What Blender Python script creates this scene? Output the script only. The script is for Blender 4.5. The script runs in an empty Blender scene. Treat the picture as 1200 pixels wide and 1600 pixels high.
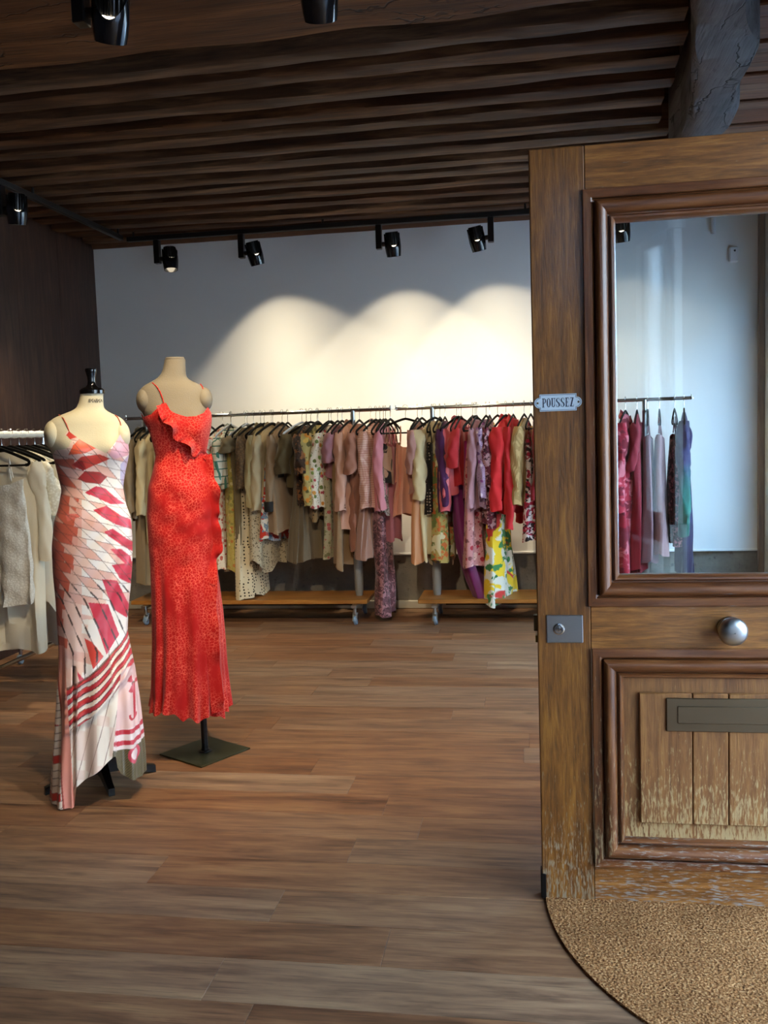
import bpy, math, random
import numpy as np
from mathutils import Vector, Matrix
random.seed(11); RNG = np.random.RandomState(5)
S = bpy.context.scene; COL = S.collection; R = math.radians; PI = math.pi

# ------------------------------------------------------------------ camera
EYE = np.array([0.0, 0.0, 1.38]); FPX = 1440.9
_p, _y, _r = 0.0864, 0.15775, -0.0333            # pitch down, yaw left, roll
FWD = np.array([-math.sin(_y)*math.cos(_p), math.cos(_y)*math.cos(_p), -math.sin(_p)])
_rt = np.array([math.cos(_y), math.sin(_y), 0.0]); _up = np.cross(_rt, FWD)
RT = math.cos(_r)*_rt + math.sin(_r)*_up; UP = -math.sin(_r)*_rt + math.cos(_r)*_up
cam = bpy.data.cameras.new('camera'); camo = bpy.data.objects.new('camera', cam); COL.objects.link(camo)
cam.sensor_fit = 'VERTICAL'; cam.sensor_height = 36; cam.lens = FPX/1600*36; cam.clip_start = .02
M = Matrix.Identity(4)
for i in range(3):
    M[i][0] = RT[i]; M[i][1] = UP[i]; M[i][2] = -FWD[i]; M[i][3] = EYE[i]
camo.matrix_world = M; S.camera = camo

# ------------------------------------------------------------------ world, sun, exposure
W = bpy.data.worlds.new('sky'); S.world = W; W.use_nodes = True
_bg = W.node_tree.nodes['Background']; _bg.inputs[0].default_value = (.42, .67, 1.0, 1); _bg.inputs[1].default_value = 21.0
sun = bpy.data.lights.new('sun', 'SUN'); sun.energy = 16.0; sun.angle = R(1.0); sun.color = (1, .93, .82)
suno = bpy.data.objects.new('sun', sun); COL.objects.link(suno)
suno.rotation_euler = Vector((.62, .18, -.76)).to_track_quat('-Z', 'Y').to_euler(); suno.location = (-6, 0, 12)
S.view_settings.view_transform = 'Standard'; S.view_settings.look = 'None'; S.view_settings.gamma = 1
S.view_settings.use_curve_mapping = False; S.view_settings.exposure = 0.0
S.cycles.use_denoising = True; S.cycles.use_adaptive_sampling = True; S.cycles.adaptive_threshold = .02
S.cycles.max_bounces = 6; S.cycles.diffuse_bounces = 4; S.cycles.glossy_bounces = 3; S.cycles.transparent_max_bounces = 10
S.cycles.sample_clamp_indirect = 6.0

SPOT_W = 185.0          # watts of one track head
SPOT_COL = (1.0, .83, .56)

# ------------------------------------------------------------------ measuring helpers
def ray(x, y): return FWD + RT*((x-600)/FPX) - UP*((y-800)/FPX)
def atY(x, y, Y): d = ray(x, y); return EYE + d*(Y/d[1])
def atZ(x, y, z): d = ray(x, y); return EYE + d*((z-EYE[2])/d[2])

# ------------------------------------------------------------------ mesh helpers
def lin(h):
    h = h.lstrip('#'); c = [int(h[i:i+2], 16)/255 for i in (0, 2, 4)]
    return tuple((v/12.92 if v <= .04045 else ((v+.055)/1.055)**2.4) for v in c) + (1,)

class MB:
    def __init__(s): s.v = []; s.f = []
    def add(s, vs, fs):
        o = len(s.v); s.v += [tuple(map(float, p)) for p in vs]; s.f += [tuple(i+o for i in f) for f in fs]; return s
    def box(s, x0, x1, y0, y1, z0, z1, b=0.0):
        if b <= 0:
            return s.add([(x0,y0,z0),(x1,y0,z0),(x1,y1,z0),(x0,y1,z0),(x0,y0,z1),(x1,y0,z1),(x1,y1,z1),(x0,y1,z1)],
                [(0,3,2,1),(4,5,6,7),(0,1,5,4),(1,2,6,5),(2,3,7,6),(3,0,4,7)])
        def ring(z, i): return [(x0+i+(b if 0 else 0),y0+i,z)]
        rings = []
        for z, i in ((z0, b), (z0+b, 0), (z1-b, 0), (z1, b)):
            c = b if i == 0 else b*1.6
            rings.append([(x0+i+ (b if i==0 else b*.6), y0+i, z),(x1-i-(b if i==0 else b*.6), y0+i, z),(x1-i, y0+i+(b if i==0 else b*.6), z),(x1-i, y1-i-(b if i==0 else b*.6), z),
                          (x1-i-(b if i==0 else b*.6), y1-i, z),(x0+i+(b if i==0 else b*.6), y1-i, z),(x0+i, y1-i-(b if i==0 else b*.6), z),(x0+i, y0+i+(b if i==0 else b*.6), z)])
        return s.loft(rings)
    def loft(s, rings, closed=True, caps=True):
        n = len(rings[0]); vs = [p for r in rings for p in r]; fs = []
        for i in range(len(rings)-1):
            for j in range(n if closed else n-1):
                k = (j+1) % n; fs.append((i*n+j, i*n+k, (i+1)*n+k, (i+1)*n+j))
        if caps and closed: fs += [tuple(range(n-1, -1, -1)), tuple((len(rings)-1)*n+j for j in range(n))]
        return s.add(vs, fs)
    def tube(s, pts, r, n=8, caps=True, flat=1.0):
        pts = [Vector(p) for p in pts]; rs = r if hasattr(r, '__len__') else [r]*len(pts); rings = []
        up = None
        for i, p in enumerate(pts):
            t = (pts[min(i+1, len(pts)-1)] - pts[max(i-1, 0)]).normalized()
            if up is None: up = Vector((0,0,1)) if abs(t.z) < .9 else Vector((1,0,0))
            a = (up - t*up.dot(t)).normalized(); b = t.cross(a); up = a
            rings.append([p + (a*math.cos(2*PI*k/n) + b*math.sin(2*PI*k/n)*flat)*rs[i] for k in range(n)])
        return s.loft(rings, True, caps)
    def lathe(s, prof, n=24, m=None, caps=True):
        m = m or Matrix.Identity(4)
        return s.loft([[m @ Vector((r*math.cos(2*PI*k/n), r*math.sin(2*PI*k/n), z)) for k in range(n)] for r, z in prof], True, caps)
    def poly(s, pts, z0, z1):         # extruded outline in xy
        n = len(pts)
        return s.add([(x,y,z0) for x,y in pts]+[(x,y,z1) for x,y in pts],
            [tuple(range(n-1,-1,-1)), tuple(range(n,2*n))]+[(i,(i+1)%n,n+(i+1)%n,n+i) for i in range(n)])
    def mesh(s, name, mat=None, ang=35):
        m = bpy.data.meshes.new(name); m.from_pydata(s.v, [], s.f); m.update()
        m.shade_smooth(); m.set_sharp_from_angle(angle=R(ang))
        if mat: m.materials.append(mat)
        return m
    def build(s, name, mat, parent=None, ang=35, **kw): return link(name, s.mesh(name, mat, ang), parent, **kw)

def link(name, data, parent=None, loc=None, rot=None):
    o = bpy.data.objects.new(name, data); COL.objects.link(o)
    if parent: o.parent = parent
    if loc is not None: o.location = loc
    if rot is not None: o.rotation_euler = rot
    return o
def tag(o, label, cat, group=None):
    o['label'] = label; o['category'] = cat
    if group: o['group'] = group
    return o
def struct(o): o['kind'] = 'structure'; return o
def empty(name, loc=(0,0,0), rz=0):
    o = bpy.data.objects.new(name, None); COL.objects.link(o); o.empty_display_size = .05
    o.location = loc; o.rotation_euler = (0,0,rz); return o

# ------------------------------------------------------------------ node helpers
def newmat(name):
    m = bpy.data.materials.new(name); m.use_nodes = True; return m, m.node_tree, m.node_tree.nodes['Principled BSDF']
def nd(nt, t, props=None, inp=None):
    n = nt.nodes.new('ShaderNode'+t)
    for k, v in (props or {}).items(): setattr(n, k, v)
    for k, v in (inp or {}).items():
        if isinstance(v, bpy.types.NodeSocket): nt.links.new(v, n.inputs[k])
        else: n.inputs[k].default_value = v
    return n
def mixc(nt, f, a, b, blend='MIX'):
    n = nt.nodes.new('ShaderNodeMix'); n.data_type = 'RGBA'; n.blend_type = blend
    for i, v in ((0, f), (6, a), (7, b)):
        if isinstance(v, bpy.types.NodeSocket): nt.links.new(v, n.inputs[i])
        else: n.inputs[i].default_value = v
    return n.outputs[2]
def mth(nt, op, a, b=0.0, c=0.0): return nd(nt, 'Math', {'operation': op}, {0: a, 1: b, 2: c}).outputs[0]
def ramp(nt, f, stops, interp='LINEAR'):
    n = nd(nt, 'ValToRGB', None, {0: f}); cr = n.color_ramp; cr.interpolation = interp
    while len(cr.elements) < len(stops): cr.elements.new(.5)
    for e, (p, c) in zip(cr.elements, stops): e.position = p; e.color = c if len(c) == 4 else (*c, 1)
    return n.outputs[0]
def gray(v): return (v, v, v, 1)
def coords(nt, scale=(1,1,1), objrand=False, kind='Object'):
    tc = nd(nt, 'TexCoord').outputs[kind]
    if objrand:
        r = nd(nt, 'ObjectInfo').outputs['Random']
        off = nd(nt, 'CombineXYZ', None, {0: mth(nt,'MULTIPLY',r,37.0), 1: mth(nt,'MULTIPLY',r,91.0), 2: mth(nt,'MULTIPLY',r,53.0)}).outputs[0]
        tc = nd(nt, 'VectorMath', {'operation':'ADD'}, {0: tc, 1: off}).outputs[0]
    return nd(nt, 'Mapping', None, {0: tc, 3: scale}).outputs[0]
def noise(nt, v, sc, det=4, rough=.55, dist=0.0, out='Fac'):
    return nd(nt, 'TexNoise', None, {'Vector': v, 'Scale': sc, 'Detail': det, 'Roughness': rough, 'Distortion': dist}).outputs[out]
def voro(nt, v, sc, feat='F1', rnd=1.0, out='Distance'):
    return nd(nt, 'TexVoronoi', {'feature': feat}, {'Vector': v, 'Scale': sc, 'Randomness': rnd}).outputs[out]
def bump(nt, b, h, st=.2, d=.01):
    n = nd(nt, 'Bump', None, {'Strength': st, 'Distance': d, 'Height': h}); nt.links.new(n.outputs[0], b.inputs['Normal'])

def plain(name, col, rough=.5, metal=0.0, spec=.5, bumpsc=0, bumpst=.1, var=0.0, varsc=6):
    m, nt, b = newmat(name); c = lin(col) if isinstance(col, str) else col
    b.inputs['Roughness'].default_value = rough; b.inputs['Metallic'].default_value = metal; b.inputs['Specular IOR Level'].default_value = spec
    v = coords(nt)
    n = noise(nt, v, varsc, 5)
    out = mixc(nt, n, tuple(x*(1-var) for x in c[:3])+(1,), tuple(min(1, x*(1+var)) for x in c[:3])+(1,))
    nt.links.new(out, b.inputs['Base Color'])
    if bumpsc: bump(nt, b, noise(nt, v, bumpsc, 6), bumpst)
    return m

def wood(name, dark, mid, light, axis='X', sc=1.0, rough=.45, bst=.25, objrand=True, var=.25, spec=.5, knots=0.0, wear=None, coat=0.0, stretch=14, cracks=0.0):
    m, nt, b = newmat(name); s = [stretch*sc]*3; s['XYZ'.index(axis)] = 1.0*sc
    v = coords(nt, tuple(s), objrand)
    n1 = noise(nt, v, 2.2, 7, .62, .6); n2 = noise(nt, v, 7.0, 4, .6, .2)
    g = mth(nt, 'ADD', mth(nt, 'MULTIPLY', n1, .7), mth(nt, 'MULTIPLY', n2, .3))
    col = ramp(nt, g, [(.30, lin(dark)), (.5, lin(mid)), (.70, lin(light))])
    # long fine pores
    s2 = [90*sc]*3; s2['XYZ'.index(axis)] = 2.5*sc
    pores = noise(nt, coords(nt, tuple(s2), objrand), 2.5, 2, .5)
    col = mixc(nt, ramp(nt, pores, [(.56, gray(0)), (.72, gray(.55))]), col, lin(dark))
    if knots:
        sk = [3.4]*3; sk['XYZ'.index(axis)] = 1.5
        vk = coords(nt, tuple(sk), objrand); d = voro(nt, vk, 1.6)
        col = mixc(nt, ramp(nt, d, [(.03, gray(.9*knots)), (.12, gray(0))]), col, lin(dark))
    if objrand and var:
        r = nd(nt, 'ObjectInfo').outputs['Random']
        hs = nd(nt, 'HueSaturation', None, {'Hue': mth(nt,'MULTIPLY_ADD',r,.012,.494), 'Saturation': mth(nt,'MULTIPLY_ADD',r,-.2,1.08), 'Value': mth(nt,'MULTIPLY_ADD',r,var*2,1-var), 'Color': col})
        col = hs.outputs[0]
    rg = mth(nt, 'MULTIPLY_ADD', n2, .18, rough-.09)
    if cracks:
        sk = [5.5]*3; sk['XYZ'.index(axis)] = .9
        wv = nd(nt, 'VectorMath', {'operation': 'ADD'}, {0: coords(nt, tuple(sk)), 1: nd(nt, 'VectorMath', {'operation': 'SCALE'}, {0: noise(nt, coords(nt), 5, 3, .6, 0, 'Color'), 'Scale': .5}).outputs[0]}).outputs[0]
        cr = ramp(nt, voro(nt, wv, 1.5, 'DISTANCE_TO_EDGE'), [(.004, gray(1)), (.022, gray(0))]); cr = mth(nt, 'MULTIPLY', cr, ramp(nt, noise(nt, coords(nt), 3.3, 2), [(.48, gray(0)), (.58, gray(1))]))
        col = mixc(nt, mth(nt, 'MULTIPLY', cr, cracks), col, tuple(x*.2 for x in lin(dark)[:3])+(1,)); g = mth(nt, 'SUBTRACT', g, cr)
    if wear:                            # (z_low, z_high, strength, colour): scuffed varnish near the foot of the door
        zc = nd(nt, 'SeparateXYZ', None, {0: nd(nt,'TexCoord').outputs['Object']}).outputs[2]
        low = nd(nt, 'MapRange', None, {0: zc, 1: wear[0], 2: wear[1], 3: 1.0, 4: 0.0}).outputs[0]
        sw = [150]*3; sw['XYZ'.index(axis)] = 26
        fl = noise(nt, coords(nt, tuple(sw)), 1.3, 4, .6, .3); big = noise(nt, coords(nt), 6, 3)
        k = mth(nt, 'ADD', fl, mth(nt, 'MULTIPLY', mth(nt,'ADD', mth(nt,'MULTIPLY',big,.6), low), wear[2]))
        wm = ramp(nt, k, [(.76, gray(0)), (.88, gray(.75))])
        col = mixc(nt, wm, col, lin(wear[3])); rg = mth(nt, 'ADD', rg, mth(nt, 'MULTIPLY', wm, .25))
    nt.links.new(col, b.inputs['Base Color']); nt.links.new(rg, b.inputs['Roughness'])
    b.inputs['Specular IOR Level'].default_value = spec; b.inputs['Coat Weight'].default_value = coat; b.inputs['Coat Roughness'].default_value = .15
    bump(nt, b, mth(nt, 'ADD', g, mth(nt, 'MULTIPLY', pores, -.5)), bst, .004)
    return m

def metal(name, col, rough=.25, sc=40, brushed=False):
    m, nt, b = newmat(name); b.inputs['Metallic'].default_value = 1
    v = coords(nt, (1,1,12) if brushed else (1,1,1)); n = noise(nt, v, sc, 3)
    c = lin(col); nt.links.new(mixc(nt, n, tuple(x*.88 for x in c[:3])+(1,), c), b.inputs['Base Color'])
    nt.links.new(mth(nt, 'MULTIPLY_ADD', n, .12, rough-.06), b.inputs['Roughness']); return m

def emis(name, col, st):
    m, nt, b = newmat(name); b.inputs['Base Color'].default_value = (*col, 1); b.inputs['Emission Color'].default_value = (*col, 1); b.inputs['Emission Strength'].default_value = st; return m

def glass(name):
    m, nt, b = newmat(name); nt.nodes.remove(b)
    lw = nd(nt, 'LayerWeight', None, {'Blend': .5}).outputs['Facing']
    fr = mth(nt, 'MULTIPLY_ADD', mth(nt, 'POWER', lw, 5.0), .95, .045)
    wv = noise(nt, coords(nt), 3.0, 2)
    bp = nd(nt, 'Bump', None, {'Strength': .02, 'Distance': .01, 'Height': wv}).outputs[0]
    g = nd(nt, 'BsdfGlossy', None, {'Color': (.95,1,1,1), 'Roughness': .0, 'Normal': bp}).outputs[0]
    t = nd(nt, 'BsdfTransparent', None, {'Color': (.93,.975,.985,1)}).outputs[0]
    mx = nd(nt, 'MixShader', None, {0: fr, 1: t, 2: g}).outputs[0]
    nt.links.new(mx, nt.nodes['Material Output'].inputs[0]); return m
GLASS = glass('clear_glass')
# ================================================================== SETTING
XL, XR, YB = -3.39, 1.68, 7.05           # left wall, right wall, back wall
ZJ = 2.92                                 # underside of the joists

def plaster(name, col, rough=.9, bs=60, bst=.08):
    m, nt, b = newmat(name); v = coords(nt); n = noise(nt, v, 1.6, 4); c = lin(col)
    nt.links.new(mixc(nt, n, tuple(x*.93 for x in c[:3])+(1,), c), b.inputs['Base Color']); b.inputs['Roughness'].default_value = rough
    bump(nt, b, noise(nt, v, bs, 5), bst, .003); return m
def stone(name, c1, c2, sc=3.0, bst=.5):
    m, nt, b = newmat(name); v = coords(nt); n = noise(nt, v, sc, 8, .65); n2 = noise(nt, v, sc*9, 4)
    col = ramp(nt, n, [(.3, lin(c1)), (.68, lin(c2))]); col = mixc(nt, ramp(nt, n2, [(.62, gray(0)), (.72, gray(.6))]), col, tuple(x*.35 for x in lin(c1)[:3])+(1,))
    nt.links.new(col, b.inputs['Base Color']); b.inputs['Roughness'].default_value = .9
    bump(nt, b, mth(nt, 'ADD', n, mth(nt, 'MULTIPLY', n2, .4)), bst, .02); return m
M_WALL = plaster('white_wall_paint', 'eef0f0')
M_CONC = stone('concrete_plinth', '5c5650', '8f8678', 2.6, .35)
M_STONE = stone('rough_pale_stone', 'b5ab98', 'd8d2c4', 4)
M_STREET = stone('street_facade_stone', 'd6d0c4', 'f2efe8', 5, .3)
M_PAVE = stone('street_paving', '5c5b60', '757378', 3, .2)
M_PLINTHTRIM = plain('pale_skirting_paint', 'b9b2a4', .6)

# back wall: white above, bare concrete below
w = MB().box(XL-.2, XR+.3, YB, YB+.25, .43, 3.3).build('wall_back', M_WALL); struct(w)
MB().box(XL-.2, XR+.3, YB-.012, YB-.0005, .425, .44, .002).build('wall_edge_strip', M_WALL, w)
struct(MB().box(XL-.2, XR+.3, YB+.035, YB+.27, -.05, .428).build('wall_back_plinth', M_CONC))
struct(MB().box(XL+.01, XR-.04, YB+.005, YB+.034, 0.001, .062, .004).build('baseboard_back', M_PLINTHTRIM))
# left wall clad in dark boards
M_LBOARD = wood('dark_wall_cladding', '21130c', '38231a', '4c3326', 'Z', 1.3, .55, .15, True, .05, .3, .4, stretch=9)
wl = struct(MB().box(XL-.25, XL-.014, -2.0, YB, -.05, 3.3).build('wall_left', plain('dark_backing', '1a100a', .8)))
y = YB-.002; k = 0
while y > -1.9:
    wd = .293
    MB().box(XL-.0135, XL+(.0006 if k % 2 else 0), y-wd+.0004, y-.0004,   .0, 3.2, .0006).build('board', M_LBOARD, wl); y -= wd; k += 1
# right wall of rough stone, with a wooden corner post
wr = struct(MB().box(XR, XR+.3, 6.72, YB, -.05, 3.3).build('wall_right', M_STONE))
for a in ((2.75, 4.22, -.05, 3.3), (4.22, 6.72, -.05, .55), (4.22, 6.72, 2.5, 3.3)): MB().box(XR, XR+.3, *a).build('wall_panel', M_STONE, wr)
M_FRAMEP = plain('grey_window_paint', '8b9096', .45)
w2 = struct(empty('window_2', (XR+.12, 4.22, .55)))
for a in ((0, .06, 0, .06, 0, 1.95), (0, .06, 2.44, 2.5, 0, 1.95), (0, .06, 1.22, 1.28, 0, 1.95), (0, .06, .06, 2.44, 0, .06), (0, .06, .06, 2.44, 1.89, 1.95)): MB().box(*a, .004).build('window_frame', M_FRAMEP, w2)
for a, b in ((.06, 1.22), (1.28, 2.44)): MB().box(.028, .032, a, b, .06, 1.89).build('window_pane', GLASS, w2)
M_POST = wood('brown_trim_wood', '4a3320', '6b4c30', '86643f', 'Z', 1, .5, .2, False)
struct(MB().box(XR-.042, XR-.002, YB-.05, YB-.002, .0, 2.9, .004).build('trim_1', M_POST))
# wall behind the camera and the pier with window beside the entrance
struct(MB().box(XL-.2, .25, -2.05, -1.8, -.05, 3.3).build('wall_front', M_CONC))

# ---- floor: slab and laid planks
fl = struct(MB().box(XL-.2, 1.9, -2.0, YB+.2, -.12, -.0085).build('floor', plain('underlay', '2a1e16', .9)))
M_PLANK = wood('walnut_laminate_plank', '432c1d', '7c583d', '9c7753', 'X', 1.0, .50, .10, True, .10, .34, .7, stretch=9)
PW = .187; joints = {0:-.91, 1:-.715, 2:-.55, 3:-.40, 6:-.76, 7:-.406, 8:-.825}
def plank_mesh(L):
    return MB().box(0, L, 0, PW-.0008, -.008, 0, .0007).mesh('plank', M_PLANK)
PL = 1.285; full = plank_mesh(PL-.0008)
for k in range(-18, 30):
    y1 = 3.742-PW*k; y0 = y1-PW
    if y1 > YB+.03: y0, y1 = y0, y1
    off = joints.get(k, random.uniform(0, PL))
    x = off-PL*math.ceil((off-XL)/PL)
    while x < 1.75:
        a, bb = max(x, XL+.002), min(x+PL, 1.85)
        if bb-a > .02:
            me = full if (a == x and bb == x+PL) else plank_mesh(bb-a-.0008)
            link('plank', me, fl, (a, y0, 0))
        x += PL

# ---- ceiling: slab, joists, two hewn beams, boards of the right-hand bay
ce = struct(MB().box(XL-.2, 2.2, -2.05, YB+.25, 3.19, 3.4).build('ceiling', plain('dark_ceiling_boards', '1b110a', .85)))
M_JOIST = wood('old_joist_oak', '1d110a', '4c311d', '85603f', 'X', .55, .72, .5, True, .16, .25, .4, stretch=9)
def hewn(pts_c, half_w, z0, z1, amp, seed, n=40, along='X', ch=.03):
    """rough hewn timber: pts_c(t) -> centre line coordinate across, swept along one axis"""
    rg = np.random.RandomState(seed); ph = rg.uniform(0, 6.28, (10,)); fr = rg.uniform(1.5, 9, (10,)); rings = []
    a0, a1 = pts_c[0]
    for i in range(n+1):
        t = i/n; s = a0+(a1-a0)*t
        wv = [amp*sum(math.sin(fr[(j+q) % 10]*s*1.3+ph[(j*3+q) % 10])/(1+q*.4) for q in range(3))*.5 for j in range(6)]
        c = pts_c[1](t); w2 = half_w(t) if callable(half_w) else half_w
        zb = z0(t) if callable(z0) else z0
        cs = [(c-w2+wv[0], z1), (c-w2+wv[0], zb+ch+wv[2]*.5), (c-w2+ch*.6+wv[1], zb+wv[2]*.6), (c-w2*.2, zb-.003+wv[5]*.4), (c+w2-ch*.6+wv[3], zb+wv[4]*.6), (c+w2+wv[3], zb+ch), (c+w2+wv[3], z1)]
        rings.append([(s, a, b) if along == 'X' else (a, s, b) for a, b in cs])
    mb = MB().loft(rings if along == 'X' else [r[::-1] for r in rings]); return mb
def beam_left(y): return .559+(y-3.198)*.125+.03*math.sin(2.6*(y-3.2))*(1 if y < 5.2 else 0)
for i in range(-1, 14):
    rg = np.random.RandomState(100+i)
    yl, yr = 3.86+.232*i+rg.uniform(-.02, .02), 3.78+.247*i+rg.uniform(-.015, .015)
    if i == -1: continue
    yl = min(yl, YB-.12); yr = min(yr, YB-.1)
    xr_ = beam_left((yl+yr)/2)-.03-rg.uniform(0, .04)
    sag = rg.uniform(.0, .012)
    hw = rg.uniform(.056, .070)
    hewn(((XL+.02, xr_), lambda t, a=yl, b=yr: a+(b-a)*t), hw, lambda t, s=sag, q=rg.uniform(-.006, .008): ZJ+q-s*math.sin(PI*t)*1.0, 3.188, .007, 200+i, 40, 'X', .007).build('joist', M_JOIST, ce, 50)
M_WIDE = wood('wide_beam_oak', '2a170b', '5c391f', '8a5f38', 'X', .5, .7, .6, False, 0, .25, .5, stretch=8, cracks=.9)
hewn(((XL+.02, .52), lambda t: 3.33-.10*t), .34, 2.90, 3.188, .018, 77, 60).build('ceiling_beam', M_WIDE, ce, 50)
hewn(((XL+.02, .46), lambda t: 2.6-.06*t), .15, 2.92, 3.188, .01, 78, 40).build('ceiling_beam', M_WIDE, ce, 50)
M_GREYBEAM = wood('grey_weathered_beam', '2a2827', '5c595a', '787576', 'Y', .55, .8, .8, False, 0, .2, .6, stretch=6, cracks=1.0)
def gb(t):
    s = 1.9+(YB-.01-1.9)*t; return beam_left(s)+.10+.02*math.sin(s*3.1+.6)+.012*math.sin(s*7.3)
hewn(((1.9, YB-.01), gb), lambda t: .098+.008*math.sin(t*23), lambda t: 2.715+.01*math.sin(t*19)+.12*max(0, t-.52)/.48, 3.188, .02, 55, 110, 'Y').build('ceiling_beam', M_GREYBEAM, ce, 50)
M_BAY = wood('bay_boards', '4a2b1a', '7a5036', '9a6b4a', 'X', .7, .65, .3, True, .14, .3, .3, stretch=9)
y = 2.0; k = 0
while y < YB-.15:
    x0 = .12+beam_left(y)+.05
    MB().box(x0, 2.0, y, y+.118, 2.975+.006*(k % 3), 3.02, .006).build('ceiling_board', M_BAY, ce); y += .127; k += 1
M_FRIEZE = wood('frieze_wood', '3a2415', '5b3c26', '765238', 'X', .7, .7, .4, False, stretch=8)
hewn(((XL+.02, beam_left(6.9)-.04), lambda t: YB-.045), .03, 2.895, 3.18, .004, 91, 40).build('wall_plate', M_FRIEZE, ce, 50)

# ---- entrance side: pier with window and radiator, seen in the door glass; the street beyond
def frosted():                          # dusty, rain-spotted glass that scatters the daylight
    m, nt, b = newmat('dusty_spotted_glass'); nt.nodes.remove(b); v = coords(nt)
    sp = ramp(nt, voro(nt, v, 24), [(.10, gray(0)), (.16, gray(1))]); n = noise(nt, v, 30, 4)
    col = mixc(nt, sp, lin('6f7880'), lin('f4f7f8')); col = mixc(nt, mth(nt, 'MULTIPLY', n, .3), col, lin('b8c4cc'))
    t = nd(nt, 'BsdfTranslucent', None, {0: col}).outputs[0]; tr = nd(nt, 'BsdfTransparent').outputs[0]
    nt.links.new(nd(nt, 'MixShader', None, {0: .25, 1: t, 2: tr}).outputs[0], nt.nodes['Material Output'].inputs[0]); return m
pier_ang = math.atan2(-.231, .87)
pr_ = empty('wall_pier', (.60, -.75, 0), pier_ang); struct(pr_)
def P(*a): return MB().box(*a)
LP = .70                                     # pier face length, along local +y ; room face at local x=0
for nm, a in (('wall_panel', (0, .10, -1.1, .22, -.05, 3.3)), ('wall_panel', (0, .10, .22, LP, -.05, .80)), ('wall_panel', (0, .10, .22, LP, 2.45, 3.3))):
    P(*a).build(nm, M_WALL, pr_)
M_WHITEP = plain('white_window_paint', 'e9edf0', .4)
w1 = struct(empty('window_1', (.60, -.75, 0), pier_ang))
for a in ((.03, .08, .225, .27, .805, 2.445), (.03, .08, LP-.03, LP-.003, .805, 2.445), (.03, .08, .27, LP-.03, .805, .85), (.03, .08, .27, LP-.03, 2.40, 2.445)):
    MB().box(*a, .004).build('window_frame', M_WHITEP, w1)
MB().box(.053, .057, .27, LP-.03, .85, 2.40).build('window_pane', frosted(), w1)
ra = tag(empty('radiator', (.60, -.75, 0), pier_ang), 'white ribbed radiator under the entrance window, mirrored in the door glass', 'radiator')
rib = MB().box(-.13, -.04, 0, .052, .14, .71, .014).mesh('radiator_fin', M_WHITEP)
for k in range(11): link('radiator_fin', rib, ra, (0, .02+.064*k, 0))
MB().tube([(-.085, .02, .2), (-.085, .71, .2)], .016).build('radiator_pipe', M_WHITEP, ra)
MB().tube([(-.085, .02, .64), (-.085, .71, .64)], .016).build('radiator_pipe', M_WHITEP, ra)
for yy in (.1, .6): MB().box(-.045, .0, yy, yy+.03, .3, .34).build('radiator_bracket', M_WHITEP, ra)
for yy in (.06, .62): MB().box(-.10, -.07, yy-.012, yy+.012, .0, .15).build('radiator_foot', M_WHITEP, ra)
struct(MB().box(1.9, 9.2, -12, 14, -.3, -.12).build('street_ground', M_PAVE))
struct(MB().box(9.2, 9.8, -12, 14, -.3, 7.0).build('wall_street', M_STREET))
struct(MB().box(-1.0, 9.2, -9.6, -9.0, -.3, 3.2).build('wall_added_dimmer', stone('dimmer_wall_stone', '3e3d3e', '5c5a5a', 4, .3)))  # added unseen wall, kept dark so the door glass mirrors less light
struct(MB().box(-1.0, 1.9, -9.0, -2.05, -.3, -.12).build('street_ground_side', M_PAVE))
struct(MB().box(.785, 1.95, -.34, -.12, -.05, 3.3).build('wall_added_blocker', M_POST))  # unseen blocker, added to keep bright street light out of the door glass reflection
struct(MB().box(1.22, 1.68, 2.66, 2.95, -.05, 3.3).build('wall_jamb', M_STONE))
struct(MB().box(.9, 2.2, .0, 2.75, 2.55, 3.19).build('wall_lintel', M_STONE))

# ================================================================== DOOR
DX, DY, DW, DH = .014, 2.63, 1.05, 2.132
door = struct(empty('door_1', (DX, DY, .004)))
WEAR = (-.02, .42, .42, '9a8d78'); OAK = ('3a1f09', '754716', '9c6826')
M_DZ = wood('oak_door_upright', *OAK, 'Z', 2.4, .42, .35, False, wear=(-.05, .5, .26, '8f8068'), coat=.25, knots=.5, stretch=10)
M_DX = wood('oak_door_crosswise', '4c2b10', '82511f', 'ac7438', 'X', 2.4, .42, .35, False, wear=(-.08, .25, .26, '8e8a84'), coat=.25, knots=.35, stretch=10)
M_MZ = wood('oak_moulding_upright', '32190b', '673b1c', '8c5a2e', 'Z', 1.2, .36, .3, False, wear=(-.1, .6, .30, 'a08c6a'), coat=.45, stretch=12)
M_MX = wood('oak_moulding_crosswise', '36190b', '6b3d1e', '8f5c30', 'X', 1.2, .36, .3, False, wear=(-.1, .45, .26, '9d978e'), coat=.45, stretch=12)
M_PN = wood('oak_panel_worn', '553014', '80532a', '9c6c38', 'Z', 2.2, .5, .35, False, 0, wear=(.18, .50, .30, 'b89c6c'), coat=.1, stretch=10)
SW = .149
MB().box(0, SW, 0, .052, 0, DH, .003).build('stile', M_DZ, door)
MB().box(DW-SW, DW, 0, .052, 0, DH, .003).build('stile', M_DZ, door)
for z0, z1 in ((2.008, DH), (.742, .872), (.0, .112)):
    MB().box(SW+.0008, DW-SW-.0008, .001, .050, z0, z1, .0015).build('rail', M_DX, door)
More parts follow.
